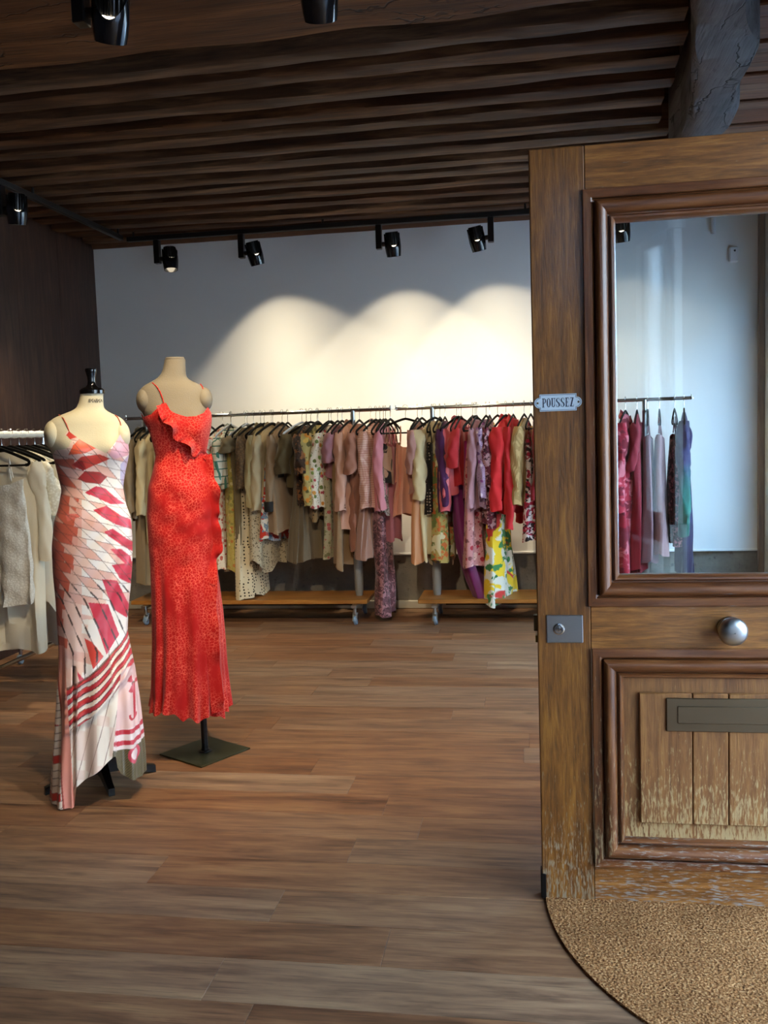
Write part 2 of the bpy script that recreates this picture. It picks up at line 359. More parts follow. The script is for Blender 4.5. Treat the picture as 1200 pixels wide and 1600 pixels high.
def moulding(x0, x1, z0, z1, prof):
    for side in range(4):
        a, b2 = [], []
        for s, h in prof:
            c = [(x0+s, z0+s), (x0+s, z1-s), (x1-s, z1-s), (x1-s, z0+s)]
            p, q = c[side], c[(side+1) % 4]
            if side in (0, 2): g = .0004
            a.append((p[0], -h, p[1])); b2.append((q[0], -h, q[1]))
        n = len(prof); fs = [(i, i+1, n+i+1, n+i) for i in range(n-1)]
        fs += [tuple(range(n-1, -1, -1)), tuple(range(n, 2*n)), (0, n, 2*n-1, n-1)]
        MB().add(a+b2, fs).build('moulding', M_MZ if side in (0, 2) else M_MX, door, 28)
def rnd(c0, c1, h0, h1, n=5):      # quarter-round between two heights
    return [(c0+(c1-c0)*(1-math.cos(PI/2*i/n)), h0+(h1-h0)*math.sin(PI/2*i/n)) for i in range(n+1)]
prof_g = [(-.004, -.03), (-.004, .010), (-.002, .012), (.018, .013), (.021, .011), (.022, .001), (.027, -.002), (.028, .014)] + rnd(.029, .040, .015, .027) + \
         [(.040+.022*math.sin(PI/2*i/6), .004+.023*math.cos(PI/2*i/6)) for i in range(1, 7)] + [(.063, -.003), (.067, -.004), (.068, .004), (.072, .009), (.077, .008), (.081, .002), (.084, -.010), (.084, -.03)]
GX0, GX1, GZ0, GZ1 = .146, DW-.146, .871, 2.009
moulding(GX0, GX1, GZ0, GZ1, prof_g)
MB().box(GX0+.075, GX1-.075, .016, .021, GZ0+.075, GZ1-.075).build('window_pane', GLASS, door)
PX0, PX1, PZ0, PZ1 = .155, DW-.155, .110, .743
moulding(PX0, PX1, PZ0, PZ1, prof_g)
px0, px1, pz0, pz1 = PX0+.078, PX1-.078, PZ0+.078, PZ1-.078
MB().box(px0, px1, .008, .040, pz0, pz1).build('panel_margin', M_PN, door)
cuts = [px0+.046, .424, .521, .64, .72, px1-.046]
for a, b2 in zip(cuts[:-1], cuts[1:]):
    MB().box(a+.0012, b2-.0012, -.006, .0075, pz0+.052, pz1-.046, .0025).build('panel_board', M_PN, door)
# letter plate
M_PEW = metal('dull_pewter', '6e5f4c', .52, 30); M_STEEL = metal('brushed_steel', 'b4b8ba', .32, 60, True); M_CHROME = metal('chrome', 'd5d8da', .14)
lz0, lz1, lx0, lx1 = .512, .607, .353, .703
lp = MB().box(lx0, lx1, -.013, -.0062, lz0, lz1, .0015).build('letter_plate', M_PEW, door)
MB().box(lx0+.030, lx1-.030, -.0155, -.0132, lz0+.024, lz1-.022, .001).build('letter_flap', M_PEW, lp)
# knob
kb = MB(); mk = Matrix.Translation((.524, 0, .805)) @ Matrix.Rotation(R(90), 4, 'X')
kb.lathe([(.0, .0), (.031, .0), (.033, .004), (.030, .010), (.019, .013), (.016, .022), (.018, .028), (.030, .034), (.0375, .043), (.039, .052), (.036, .061), (.028, .068), (.016, .0715), (.002, .072)], 32, mk, False).build('door_knob', M_STEEL, door)
# lock plate with cylinder
lk = MB().box(.026, .128, -.004, -.0005, .762, .842, .0022).build('lock_plate', M_STEEL, door)
mc = Matrix.Translation((.060, -.0036, .802)) @ Matrix.Rotation(R(90), 4, 'X')
MB().lathe([(.0, 0), (.0165, 0), (.0165, .003), (.013, .004), (.012, .002), (.009, .002), (.009, .0055), (.0, .006)], 28, mc, False).build('lock_cylinder', M_CHROME, lk)
MB().box(.0588, .0612, -.0102, -.0092, .797, .807).build('keyhole', plain('keyhole_black', '0a0a0a', .6), lk)
MB().box(-.010, .0, .014, .034, .792, .838, .001).build('latch_bolt', plain('blackened_brass', '3a2c18', .4, .8), door)
MB().box(-.006, .0, .010, .042, .76, .78, .001).build('latch_keep', plain('old_brass', '6b5427', .4, .9), door)
MB().box(-.004, .012, -.002, .05, .0, .075, .002).build('corner_shoe', plain('black_iron', '15110e', .5, .6), door)
# enamel sign
M_ENA = plain('white_enamel', 'c9dbea', .22); M_NAVY = plain('navy_enamel', '16223f', .3)
sx0, sx1, sz0, sz1 = .006, .131, 1.4185, 1.4655
zc = (sz0+sz1)/2
def plate_outline(x0, x1, z0, z1, e):
    c = []; r_ = (z1-z0)*.27; t = .012
    def lobe(cx, sgn):
        return [(cx+sgn*r_*math.cos(a)*1.15, zc+r_*1.15*math.sin(a)) for a in np.linspace(-PI/2, PI/2, 11)]
    right = lobe(x1-t, 1); left = [(x, 2*zc-z) for x, z in lobe(x0+t, -1)]
    return [(x0+t, z0), (x1-t, z0)] + right + [(x1-t, z1), (x0+t, z1)] + left
def flat_xz(pts, y0, y1):
    n = len(pts)
    return MB().add([(x, y0, z) for x, z in pts]+[(x, y1, z) for x, z in pts],
        [tuple(range(n)), tuple(range(2*n-1, n-1, -1))]+[(i, n+i, n+(i+1) % n, (i+1) % n) for i in range(n)])
sg = flat_xz(plate_outline(sx0, sx1, sz0, sz1, 0), -.0035, -.0002).build('enamel_sign', M_ENA, door)
bor = MB(); po = plate_outline(sx0+.0022, sx1-.0022, sz0+.0025, sz1-.0025, 0)
for i in range(len(po)):
    (xa, za), (xb, zb) = po[i], po[(i+1) % len(po)]; d = math.hypot(xb-xa, zb-za) or 1; nx, nz = -(zb-za)/d*.00055, (xb-xa)/d*.00055
    bor.add([(xa-nx, -.0039, za-nz), (xb-nx, -.0039, zb-nz), (xb+nx, -.0039, zb+nz), (xa+nx, -.0039, za+nz)], [(0, 1, 2, 3)])
bor.build('sign_border', M_NAVY, sg)
def stroke(mb, pts, y):            # pts: (x, z, width across x)
    L = [(x-w2/2, y, z) for x, z, w2 in pts]; Rr = [(x+w2/2, y, z) for x, z, w2 in pts]; n = len(pts)
    mb.add(L+Rr, [(i, n+i, n+i+1, i+1) for i in range(n-1)])
def bar(mb, x0, x1, z0, z1, y): mb.add([(x0, y, z0), (x1, y, z0), (x1, y, z1), (x0, y, z1)], [(0, 1, 2, 3)])
def ringst(mb, cx, cz, rx, rz, a0, a1, thick, thin, y, n=18):
    I, O = [], []
    for i in range(n+1):
        a = a0+(a1-a0)*i/n; w2 = thin+(thick-thin)*abs(math.cos(a))**1.5
        O.append((cx+rx*math.cos(a), y, cz+rz*math.sin(a))); I.append((cx+(rx-w2)*math.cos(a), y, cz+(rz-min(w2, thin*1.6))*math.sin(a)))
    m_ = n+1; mb.add(O+I, [(i, i+1, m_+i+1, m_+i) for i in range(n)])
def glyph(ch, x, z, w2, h, y):
    mb = MB(); T = w2*.26; t = w2*.09; sf = h*.07
    if ch == 'P':
        bar(mb, x+w2*.16, x+w2*.16+T, z, z+h, y); bar(mb, x, x+w2*.58, z, z+sf, y); bar(mb, x, x+w2*.6, z+h-sf, z+h, y); bar(mb, x+w2*.3, x+w2*.6, z+h*.44, z+h*.44+sf, y)
        ringst(mb, x+w2*.55, z+h*.72, w2*.45, h*.28, -PI/2, PI/2, T, sf, y)
    if ch == 'O': ringst(mb, x+w2/2, z+h/2, w2*.5, h*.5, 0, 2*PI, T*1.1, sf, y, 32)
    if ch == 'U':
        bar(mb, x+w2*.10, x+w2*.10+T, z+h*.26, z+h, y); bar(mb, x+w2*.80, x+w2*.80+t*1.3, z+h*.26, z+h, y)
        bar(mb, x-w2*.04, x+w2*.50, z+h-sf, z+h, y); bar(mb, x+w2*.62, x+w2*1.04, z+h-sf, z+h, y)
        ringst(mb, x+w2*.50, z+h*.27, w2*.40, h*.27, PI, 2*PI, T*.8, sf, y)
    if ch == 'S':
        c = [(.86, .74), (.80, .90), (.55, .985), (.28, .93), (.15, .77), (.24, .62), (.50, .52), (.76, .40), (.87, .24), (.76, .08), (.48, .015), (.2, .09), (.12, .27)]
        wd = [.05, .09, .14, .24, .30, .34, .40, .36, .31, .26, .14, .09, .05]
        stroke(mb, [(x+w2*a, z+h*b, w2*q) for (a, b), q in zip(c, wd)], y)
        bar(mb, x+w2*.84, x+w2*.90, z+h*.68, z+h, y); bar(mb, x+w2*.08, x+w2*.14, z, z+h*.32, y)
        bar(mb, x+w2*.34, x+w2*.72, z+h*.955, z+h, y); bar(mb, x+w2*.30, x+w2*.70, z, z+h*.045, y)
    if ch == 'E':
        bar(mb, x+w2*.16, x+w2*.16+T, z, z+h, y); bar(mb, x, x+w2*.92, z, z+sf, y); bar(mb, x, x+w2*.90, z+h-sf, z+h, y); bar(mb, x+w2*.3, x+w2*.66, z+h*.48, z+h*.48+sf, y)
        bar(mb, x+w2*.86, x+w2*.93, z, z+h*.28, y); bar(mb, x+w2*.84, x+w2*.91, z+h*.74, z+h, y); bar(mb, x+w2*.62, x+w2*.68, z+h*.38, z+h*.64, y)
    if ch == 'Z':
        bar(mb, x+w2*.05, x+w2*.95, z, z+sf, y); bar(mb, x+w2*.08, x+w2*.95, z+h-sf, z+h, y)
        mb.add([(x+w2*.05, y, z), (x+w2*.36, y, z), (x+w2*.95, y, z+h), (x+w2*.64, y, z+h)], [(0, 1, 2, 3)])
        bar(mb, x+w2*.88, x+w2*.95, z, z+h*.28, y); bar(mb, x+w2*.06, x+w2*.12, z+h*.74, z+h, y)
    return mb
gw = .0118; gx = sx0+.0187
for ch in 'POUSSEZ':
    glyph(ch, gx, zc-.0125, gw*.92, .025, -.0040).build('letter', M_NAVY, sg); gx += gw*1.075
for xx in (sx0+.0065, sx1-.0065):
    MB().lathe([(.0, .0), (.003, .0), (.003, .0012), (.0015, .002), (0, .0021)], 14, Matrix.Translation((xx, -.0033, zc)) @ Matrix.Rotation(R(90), 4, 'X'), False).build('screw', M_PEW, sg)

# ---- coir mat cut to the swing of the door
def coir():
    m, nt, b = newmat('coir_matting'); v = coords(nt); n = noise(nt, v, 150, 4, .75); n2 = noise(nt, v, 5, 4); n3 = voro(nt, v, 130)
    col = ramp(nt, n, [(.34, lin('54301a')), (.5, lin('ac7546')), (.66, lin('e2b27c'))])
    col = mixc(nt, ramp(nt, n2, [(.35, gray(.35)), (.65, gray(0))]), col, lin('6b4628'))
    nt.links.new(col, b.inputs['Base Color']); b.inputs['Roughness'].default_value = .95; b.inputs['Specular IOR Level'].default_value = .1
    bump(nt, b, mth(nt, 'ADD', n, n3), 1.0, .010); return m
hx, hy, hr = .905, 2.66, .882
arc = [(hx-hr*math.cos(a), hy-hr*math.sin(a)) for a in np.linspace(-.16, PI/2, 50)]
mat_o = MB().poly([(1.2, 2.80)]+[arc[0]]+arc+[(1.2, arc[-1][1])], .0006, .0075).build('door_mat', coir())
tag(mat_o, 'brown coir door mat cut in a curve under the wooden door', 'door mat')
# ================================================================== TRACK LIGHTING
M_BLACK = plain('black_lamp_paint', '0b0c0e', .28, .0, .6); M_BLACKM = plain('black_track', '0a0a0b', .5)
M_BLUEB = plain('glossy_black_shroud', '0c1118', .14, .3, .8)
M_LED = emis('led_emitter', (1, .84, .6), 14.0)
def track(name, a, b, label):
    t = tag(empty(name, a), label, 'light track')
    d = Vector(b)-Vector(a); L = d.length; rz = math.atan2(d.y, d.x)
    MB().box(0, L, -.018, .018, -.012, .022, .002).build('rail_body', M_BLACKM, t, rot=(0, 0, rz))
    MB().box(.01, L-.01, -.005, .005, -.0135, -.0121).build('rail_slot', plain('track_slot', '1c1b18', .3, .6), t, rot=(0, 0, rz))
    n = max(2, int(L/1.2))
    for i in range(n+1): MB().tube([(.05+(L-.1)*i/n, 0, .02), (.05+(L-.1)*i/n, 0, ZJ-a[2]+.012)], .008).build('mount', M_BLACKM, t, rot=(0, 0, rz))
    return t
ZT = 2.868
track('light_track', (-2.93, 6.66, ZT), (1.5, 6.66, ZT), 'black ceiling track running along the white back wall')
track('light_track', (-2.95, 2.95, ZT), (-2.95, 6.60, ZT), 'black ceiling track running along the dark left wall')
track('light_track', (-2.6, 2.84, ZT), (.3, 2.84, ZT), 'black ceiling track nearest the camera under the wide beam')
def spot(pos, side, aim, label, watts=1.0, cone=78, blend=.55, head_d=.116, beam=0.0):
    """adapter box hanging from the track, swivel, open shroud with finned heat sink; the lamp sits in the mouth"""
    t = tag(empty('track_spotlight', pos), label, 'spotlight', 'black track spotlights')
    MB().box(-.021, .021, -.026, .026, -.185, -.014, .003).build('driver_box', M_BLACK, t)
    hc = Vector((side*.098, 0, -.155)); ax = (Vector(aim)-(Vector(pos)+hc)).normalized()
    MB().tube([(side*.02, 0, -.15), tuple(hc)], .017, 12).build('swivel', M_BLACK, t)
    q = Vector((0, 0, -1)).rotation_difference(ax).to_matrix().to_4x4(); m = Matrix.Translation(hc) @ q
    r0 = head_d/2
    # shroud : open at the mouth, cut away towards the room on its upper side
    look = (q.inverted() @ Vector((-pos[0]*.25, -1, 0))).normalized(); ph = math.atan2(look.y, look.x)
    n = 40; rings = []
    prof = [(.86, -.085), (.93, -.06), (1.0, -.02), (1.0, .02), (.97, .06)]
    for r_, z in prof:
        rg = []
        for k in range(n):
            a = 2*PI*k/n; zt = .075-.088*max(0, math.cos(a-ph))**1.2
            zz = z if z < 0 else -.02+(zt+.02)*((z+.02)/.08)
            rg.append(m @ Vector((r0*r_*math.cos(a), r0*r_*math.sin(a), zz)))
        rings.append(rg)
    mb = MB().loft(rings, True, False); inner = [[m @ ((m.inverted() @ p)*1.0-Vector(((m.inverted() @ p).x*.06, (m.inverted() @ p).y*.06, 0))) for p in rg] for rg in rings]
    mb.loft(inner[::-1], True, False); mb.loft([rings[-1], inner[-1]], True, False); mb.loft([inner[0], rings[0]], True, False)
    mb.build('shroud', M_BLUEB, t)
    hs = MB().lathe([(.0, .085), (r0*.5, .085), (r0*.52, .0), (r0*.5, -.012), (.0, -.012)], 24, m, False)
    for k in range(20):
        a = 2*PI*k/20; c, s_ = math.cos(a), math.sin(a); pts = []
        for rr, z in ((.5, -.01), (.86, -.005), (.86, .065), (.78, .085), (.5, .085)):
            for w2 in (-.0022, .0022): pts.append(m @ Vector((r0*rr*c-w2*s_, r0*rr*s_+w2*c, z)))
        hs.add(pts, [(0, 2, 4, 6, 8), (9, 7, 5, 3, 1), (0, 1, 3, 2), (2, 3, 5, 4), (4, 5, 7, 6), (6, 7, 9, 8)])
    hs.build('heat_sink', M_BLACK, t)
    MB().lathe([(.0, -.010), (r0*.80, -.010), (r0*.84, -.016), (r0*.60, -.022), (.0, -.024)], 24, m, False).build('led_module', M_LED, t)
    L = bpy.data.lights.new('spot_beam', 'SPOT'); L.energy = SPOT_W*watts; L.color = SPOT_COL; L.spot_size = R(cone); L.spot_blend = blend; L.shadow_soft_size = .03
    if beam:                                  # reflector: intensity falls away from the axis like a real beam profile
        L.use_nodes = True; nt = L.node_tree; em = nt.nodes['Emission']
        sp = nd(nt, 'SeparateXYZ', None, {0: nd(nt, 'TexCoord').outputs['Normal']}).outputs; az = mth(nt, 'ABSOLUTE', sp[2])
        qx = mth(nt, 'POWER', mth(nt, 'ABSOLUTE', mth(nt, 'DIVIDE', mth(nt, 'DIVIDE', sp[0], az), math.tan(R(beam[0])))), 2.0)
        qy = mth(nt, 'POWER', mth(nt, 'ABSOLUTE', mth(nt, 'DIVIDE', mth(nt, 'DIVIDE', sp[1], az), math.tan(R(beam[1])))), 2.0)
        nt.links.new(mth(nt, 'DIVIDE', 1.0, mth(nt, 'ADD', mth(nt, 'ADD', qx, qy), 1.0)), em.inputs['Strength'])
    lo = bpy.data.objects.new('spot_beam', L); COL.objects.link(lo); lo.parent = t
    lo.matrix_local = Matrix.Translation(hc+ax*.09) @ Vector((0, 0, -1)).rotation_difference(ax).to_matrix().to_4x4()
    return t
yT = 6.66
WALL = dict(cone=102, blend=.22, beam=(27, 10))
spot((-2.70, yT, ZT), 1, (-2.35, 6.2, 0), 'leftmost black spotlight in front of the white back wall', .25, 80, 1.0)
spot((-2.05, yT, ZT), 1, (-1.70, 7.02, 1.25), 'black spotlight on the back track above the khaki clothes', 1.0, **WALL)
spot((-1.03, yT, ZT), 1, (-.86, 7.02, 1.25), 'black spotlight on the back track above the gap between the racks', 1.0, **WALL)
spot((-.235, yT, ZT), -1, (-.06, 7.02, 1.25), 'black spotlight on the back track beside the wooden door, head left of its box', 1.0, **WALL)
spot((.56, yT, ZT), 1, (.80, 7.02, 1.25), 'black spotlight seen in the corner of the door glass', .25, **WALL)
spot((-2.95, 5.0, ZT), 1, (-3.05, 5.25, 1.0), 'black spotlight on the left track above the white clothes', .75, 100, .9)
spot((-1.36, 2.84, ZT), 1, (-1.95, 4.0, .5), 'big black spotlight at the upper left, nearest the camera', .42, 110, 1.0)
spot((-.50, 2.84, ZT), -1, (-.85, 4.75, 0), 'black spotlight cut by the top edge, right of the nearest one', 1.25, 92, .9)

# small fittings high on the back wall
ms = tag(empty('motion_sensor', (1.47, YB-.001, 2.56)), 'small white motion sensor high on the wall behind the glass', 'sensor')
MB().box(-.03, .03, -.035, 0, -.055, .055, .008).build('sensor_body', M_WHITEP, ms); MB().lathe([(0, 0), (.008, 0), (.007, .004), (0, .005)], 12, Matrix.Translation((.005, -.035, .025)) @ Matrix.Rotation(R(90), 4, 'X'), False).build('sensor_eye', M_BLACK, ms)
wt = tag(empty('wall_fitting', (1.33, YB-.001, 2.77)), 'short white tube fixed to the wall above the motion sensor', 'fitting')
MB().tube([(0, -.03, -.06), (0, -.03, .06)], .015, 12).build('tube_body', M_WHITEP, wt); MB().box(-.008, .008, -.02, 0, -.02, .02).build('clip', M_WHITEP, wt)

# ================================================================== CLOTHES RACKS
RY, RZ = 6.66, 1.545
M_SHELF = wood('orange_shelf_wood', '6a3f17', '9a6329', 'b67c38', 'X', 1, .4, .1, False, stretch=9)
M_SLEEVE = plain('grey_post_sleeve', '8f8d88', .55, .2, .5, 0, 0, .12, 9); M_TYRE = plain('grey_castor_wheel', '6f8296', .4); M_DARKU = plain('dark_under_shelf', '14110e', .8)
def rack(x0, x1, p0, p1, label):
    t = tag(empty('clothes_rack', ((x0+x1)/2, RY, 0)), label, 'clothes rack'); cx = (x0+x1)/2
    rl = MB().tube([(x0-cx, 0, RZ), (x1-cx, 0, RZ)], .013, 14).build('hanging_rail', M_CHROME, t)
    for x in (x0, x1): MB().lathe([(.0, 0), (.017, 0), (.017, .004), (.005, .006), (.005, .03), (0, .031)], 12, Matrix.Translation((x-cx, 0, RZ-.004)), False).build('end_stop', M_CHROME, rl)
    for x in (p0, p1):
        MB().tube([(x-cx, 0, .10), (x-cx, 0, RZ)], .016, 14).build('post', M_STEEL, t)
        MB().lathe([(.018, .52), (.026, .515), (.032, .48), (.034, .34), (.031, .22), (.021, .15), (.019, .14)], 18, Matrix.Translation((x-cx, 0, 0))).build('post_sleeve', M_SLEEVE, t)
        for yy in (-.20, .20):
            c = MB().tube([(x-cx, yy, .075), (x-cx, yy, .14)], .012, 10).build('castor', M_STEEL, t)
            MB().add([(x-cx-.016, yy-.03, .03), (x-cx+.016, yy-.03, .03), (x-cx+.016, yy+.012, .085), (x-cx-.016, yy+.012, .085), (x-cx-.02, yy-.02, .03), (x-cx+.02, yy-.02, .03), (x-cx+.02, yy+.022, .085), (x-cx-.02, yy+.022, .085)], [(0,1,2,3),(7,6,5,4),(0,4,5,1),(3,2,6,7),(0,3,7,4),(1,5,6,2)]).build('castor_fork', M_STEEL, c)
            MB().lathe([(.006, -.011), (.028, -.011), (.032, -.006), (.032, .006), (.028, .011), (.006, .011)], 20, Matrix.Translation((x-cx+.004, yy-.012, .0325)) @ Matrix.Rotation(R(78), 4, 'Y')).build('castor_wheel', M_TYRE, c)
        MB().box(x-cx-.02, x-cx+.02, -.24, .24, .125, .147, .003).build('foot_bar', M_STEEL, t)
    MB().box(p0-cx-.12, p1-cx+.09, -.19, .21, .148, .178, .003).build('base_shelf', M_SHELF, t)
    MB().box(p0-cx+.06, p1-cx-.06, .02, .10, .10, .1475).build('shelf_bearer', M_DARKU, t)
    return t
rack(-3.02, -.985, -2.86, -1.265, 'long chrome rolling clothes rack with orange wooden shelf, behind the mannequins')
rack(-.948, 1.115, -.685, .80, 'chrome rolling clothes rack with wooden shelf, running behind the open door')

# hangers
M_HANG = plain('black_velvet_hanger', '060606', .75, 0, .2); M_HANGW = plain('pale_grey_hanger', 'b9bcc0', .4)
def hanger_meshes(mat):
    n = 12; top = [(0, 0, -.085)] ; 
    arc_ = [(.205*math.sin(PI/2*i/n)**1.0*(i/n)**.35 if i else 0, 0, -.088-.078*(i/n)**1.3) for i in range(n+1)]
    right = [(.205*(i/n), 0, -.086-.075*(i/n)**1.25) for i in range(n+1)] + [(.212, 0, -.168), (.212, 0, -.178), (.204, 0, -.186), (.19, 0, -.188)]
    left = [(-x, y, z) for x, y, z in right]
    b = MB().tube(left[::-1]+right[1:], .0092, 7, True, .6); b.tube([(-.19, 0, -.188), (.19, 0, -.188)], .0062, 7)
    hk = [(0, 0, -.086), (0, 0, -.03)] + [(.021*math.cos(a), 0, .0155-.021*.0+.021*math.sin(a)-.0185) for a in np.linspace(-1.2, PI+.5, 16)]
    hk = [(0, 0, -.086), (0, 0, -.04), (.006, 0, -.028)] + [(.0175*math.cos(a), 0, -.003+.0175*math.sin(a)) for a in np.linspace(-.9, PI+.35, 14)]
    h = MB().tube(hk, .0021, 6)
    return b.mesh('hanger_bar', mat), h.mesh('hook', M_CHROME)
HB, HW = hanger_meshes(M_HANG), hanger_meshes(M_HANGW)
def hanger(loc, rz, white, label, group):
    t = tag(empty('clothes_hanger', loc, rz), label, 'hanger', group)
    b, h = HW if white else HB
    link('hanger_bar', b, t); link('hook', h, t); return t

# ------------------------------------------------------------------ fabrics
def fab(name, kind, c, sc=20, rough=.85, sheen=.15):
    m, nt, b = newmat('fabric_'+name); v = coords(nt, (1,1,1), True); cs = [lin(x) for x in c]
    wv = noise(nt, v, 180, 2); base = cs[0]; soft = noise(nt, v, 5, 3)
    col = mixc(nt, soft, tuple(x*.86 for x in base[:3])+(1,), base)
    if kind == 'floral':
        d = voro(nt, v, sc); idc = voro(nt, v, sc, 'F1', 1, 'Color'); h = nd(nt, 'SeparateColor', None, {0: idc}).outputs[0]
        n = noise(nt, v, sc*2.5, 3); dd = mth(nt, 'ADD', d, mth(nt, 'MULTIPLY', n, .35))
        k = len(cs)-1; stops = [(i/k, cs[1+i]) for i in range(k)]
        fc = ramp(nt, h, stops, 'CONSTANT')
        d2 = mth(nt, 'ADD', voro(nt, v, sc*2.2), mth(nt, 'MULTIPLY', n, .3)); 
        col = mixc(nt, ramp(nt, d2, [(.36, gray(.85)), (.40, gray(0))]), col, cs[-1])
        col = mixc(nt, ramp(nt, dd, [(.52, gray(1)), (.58, gray(0))]), col, fc)
        col = mixc(nt, ramp(nt, dd, [(.24, gray(.8)), (.28, gray(0))]), col, cs[-1])
    elif kind == 'leopard':
        n = noise(nt, v, sc*.8, 2); d = voro(nt, v, sc); e = voro(nt, v, sc, 'DISTANCE_TO_EDGE')
        dd = mth(nt, 'ADD', d, mth(nt, 'MULTIPLY', n, .4))
        col = mixc(nt, ramp(nt, dd, [(.50, gray(1)), (.54, gray(0))]), col, cs[1]); col = mixc(nt, ramp(nt, dd, [(.36, gray(1)), (.40, gray(0))]), col, cs[-1])
    elif kind == 'dots':
        d = voro(nt, v, sc, 'F1', .35); col = mixc(nt, ramp(nt, d, [(.26, gray(1)), (.30, gray(0))]), col, cs[1])
    elif kind in ('check', 'gingham', 'stripe'):
        x = nd(nt, 'SeparateXYZ', None, {0: nd(nt, 'TexCoord').outputs['Object']}); sxy = mth(nt, 'ADD', x.outputs[0], x.outputs[1])
        a = mth(nt, 'FRACT', mth(nt, 'MULTIPLY', sxy, sc)); z = mth(nt, 'FRACT', mth(nt, 'MULTIPLY', x.outputs[2], sc))
        th = .86 if kind == 'check' else .5
        la = mth(nt, 'GREATER_THAN', a, th); lz = mth(nt, 'GREATER_THAN', z, th)
        if kind == 'stripe': k = mth(nt, 'MULTIPLY', la, .8)
        elif kind == 'check': k = mth(nt, 'MAXIMUM', la, lz)
        else: k = mth(nt, 'MULTIPLY', mth(nt, 'ADD', la, lz), .5)
        col = mixc(nt, k, col, cs[1])
    elif kind == 'abstract':
        n1 = noise(nt, v, sc, 3, .5, .8); n2 = noise(nt, v, sc*1.7, 3, .5, 1.0)
        col = mixc(nt, ramp(nt, n1, [(.50, gray(0)), (.53, gray(1))]), col, cs[1])
        if len(cs) > 2: col = mixc(nt, ramp(nt, n2, [(.54, gray(0)), (.57, gray(1))]), col, cs[2])
        if len(cs) > 3: col = mixc(nt, ramp(nt, noise(nt, v, sc*.7, 2, .5, .5), [(.58, gray(0)), (.60, gray(1))]), col, cs[3])
    elif kind == 'grade':                # dip dye from the shoulder down
        z = nd(nt, 'SeparateXYZ', None, {0: nd(nt, 'TexCoord').outputs['Object']}).outputs[2]
        f = nd(nt, 'MapRange', None, {0: mth(nt, 'ADD', z, mth(nt, 'MULTIPLY', noise(nt, v, 9, 3), .22)), 1: .0, 2: -sc}).outputs[0]
        col = ramp(nt, f, [(i/(len(cs)-1), cc) for i, cc in enumerate(cs)])
    elif kind == 'knit':
        w2 = voro(nt, v, sc); col = mixc(nt, ramp(nt, w2, [(.2, gray(.0)), (.6, gray(.7))]), col, cs[1]); wv = w2
    nt.links.new(col, b.inputs['Base Color']); b.inputs['Roughness'].default_value = rough
    b.inputs['Sheen Weight'].default_value = sheen; b.inputs['Specular IOR Level'].default_value = .3 if rough > .5 else .5
    bump(nt, b, wv, .25 if kind != 'knit' else .8, .002); return m

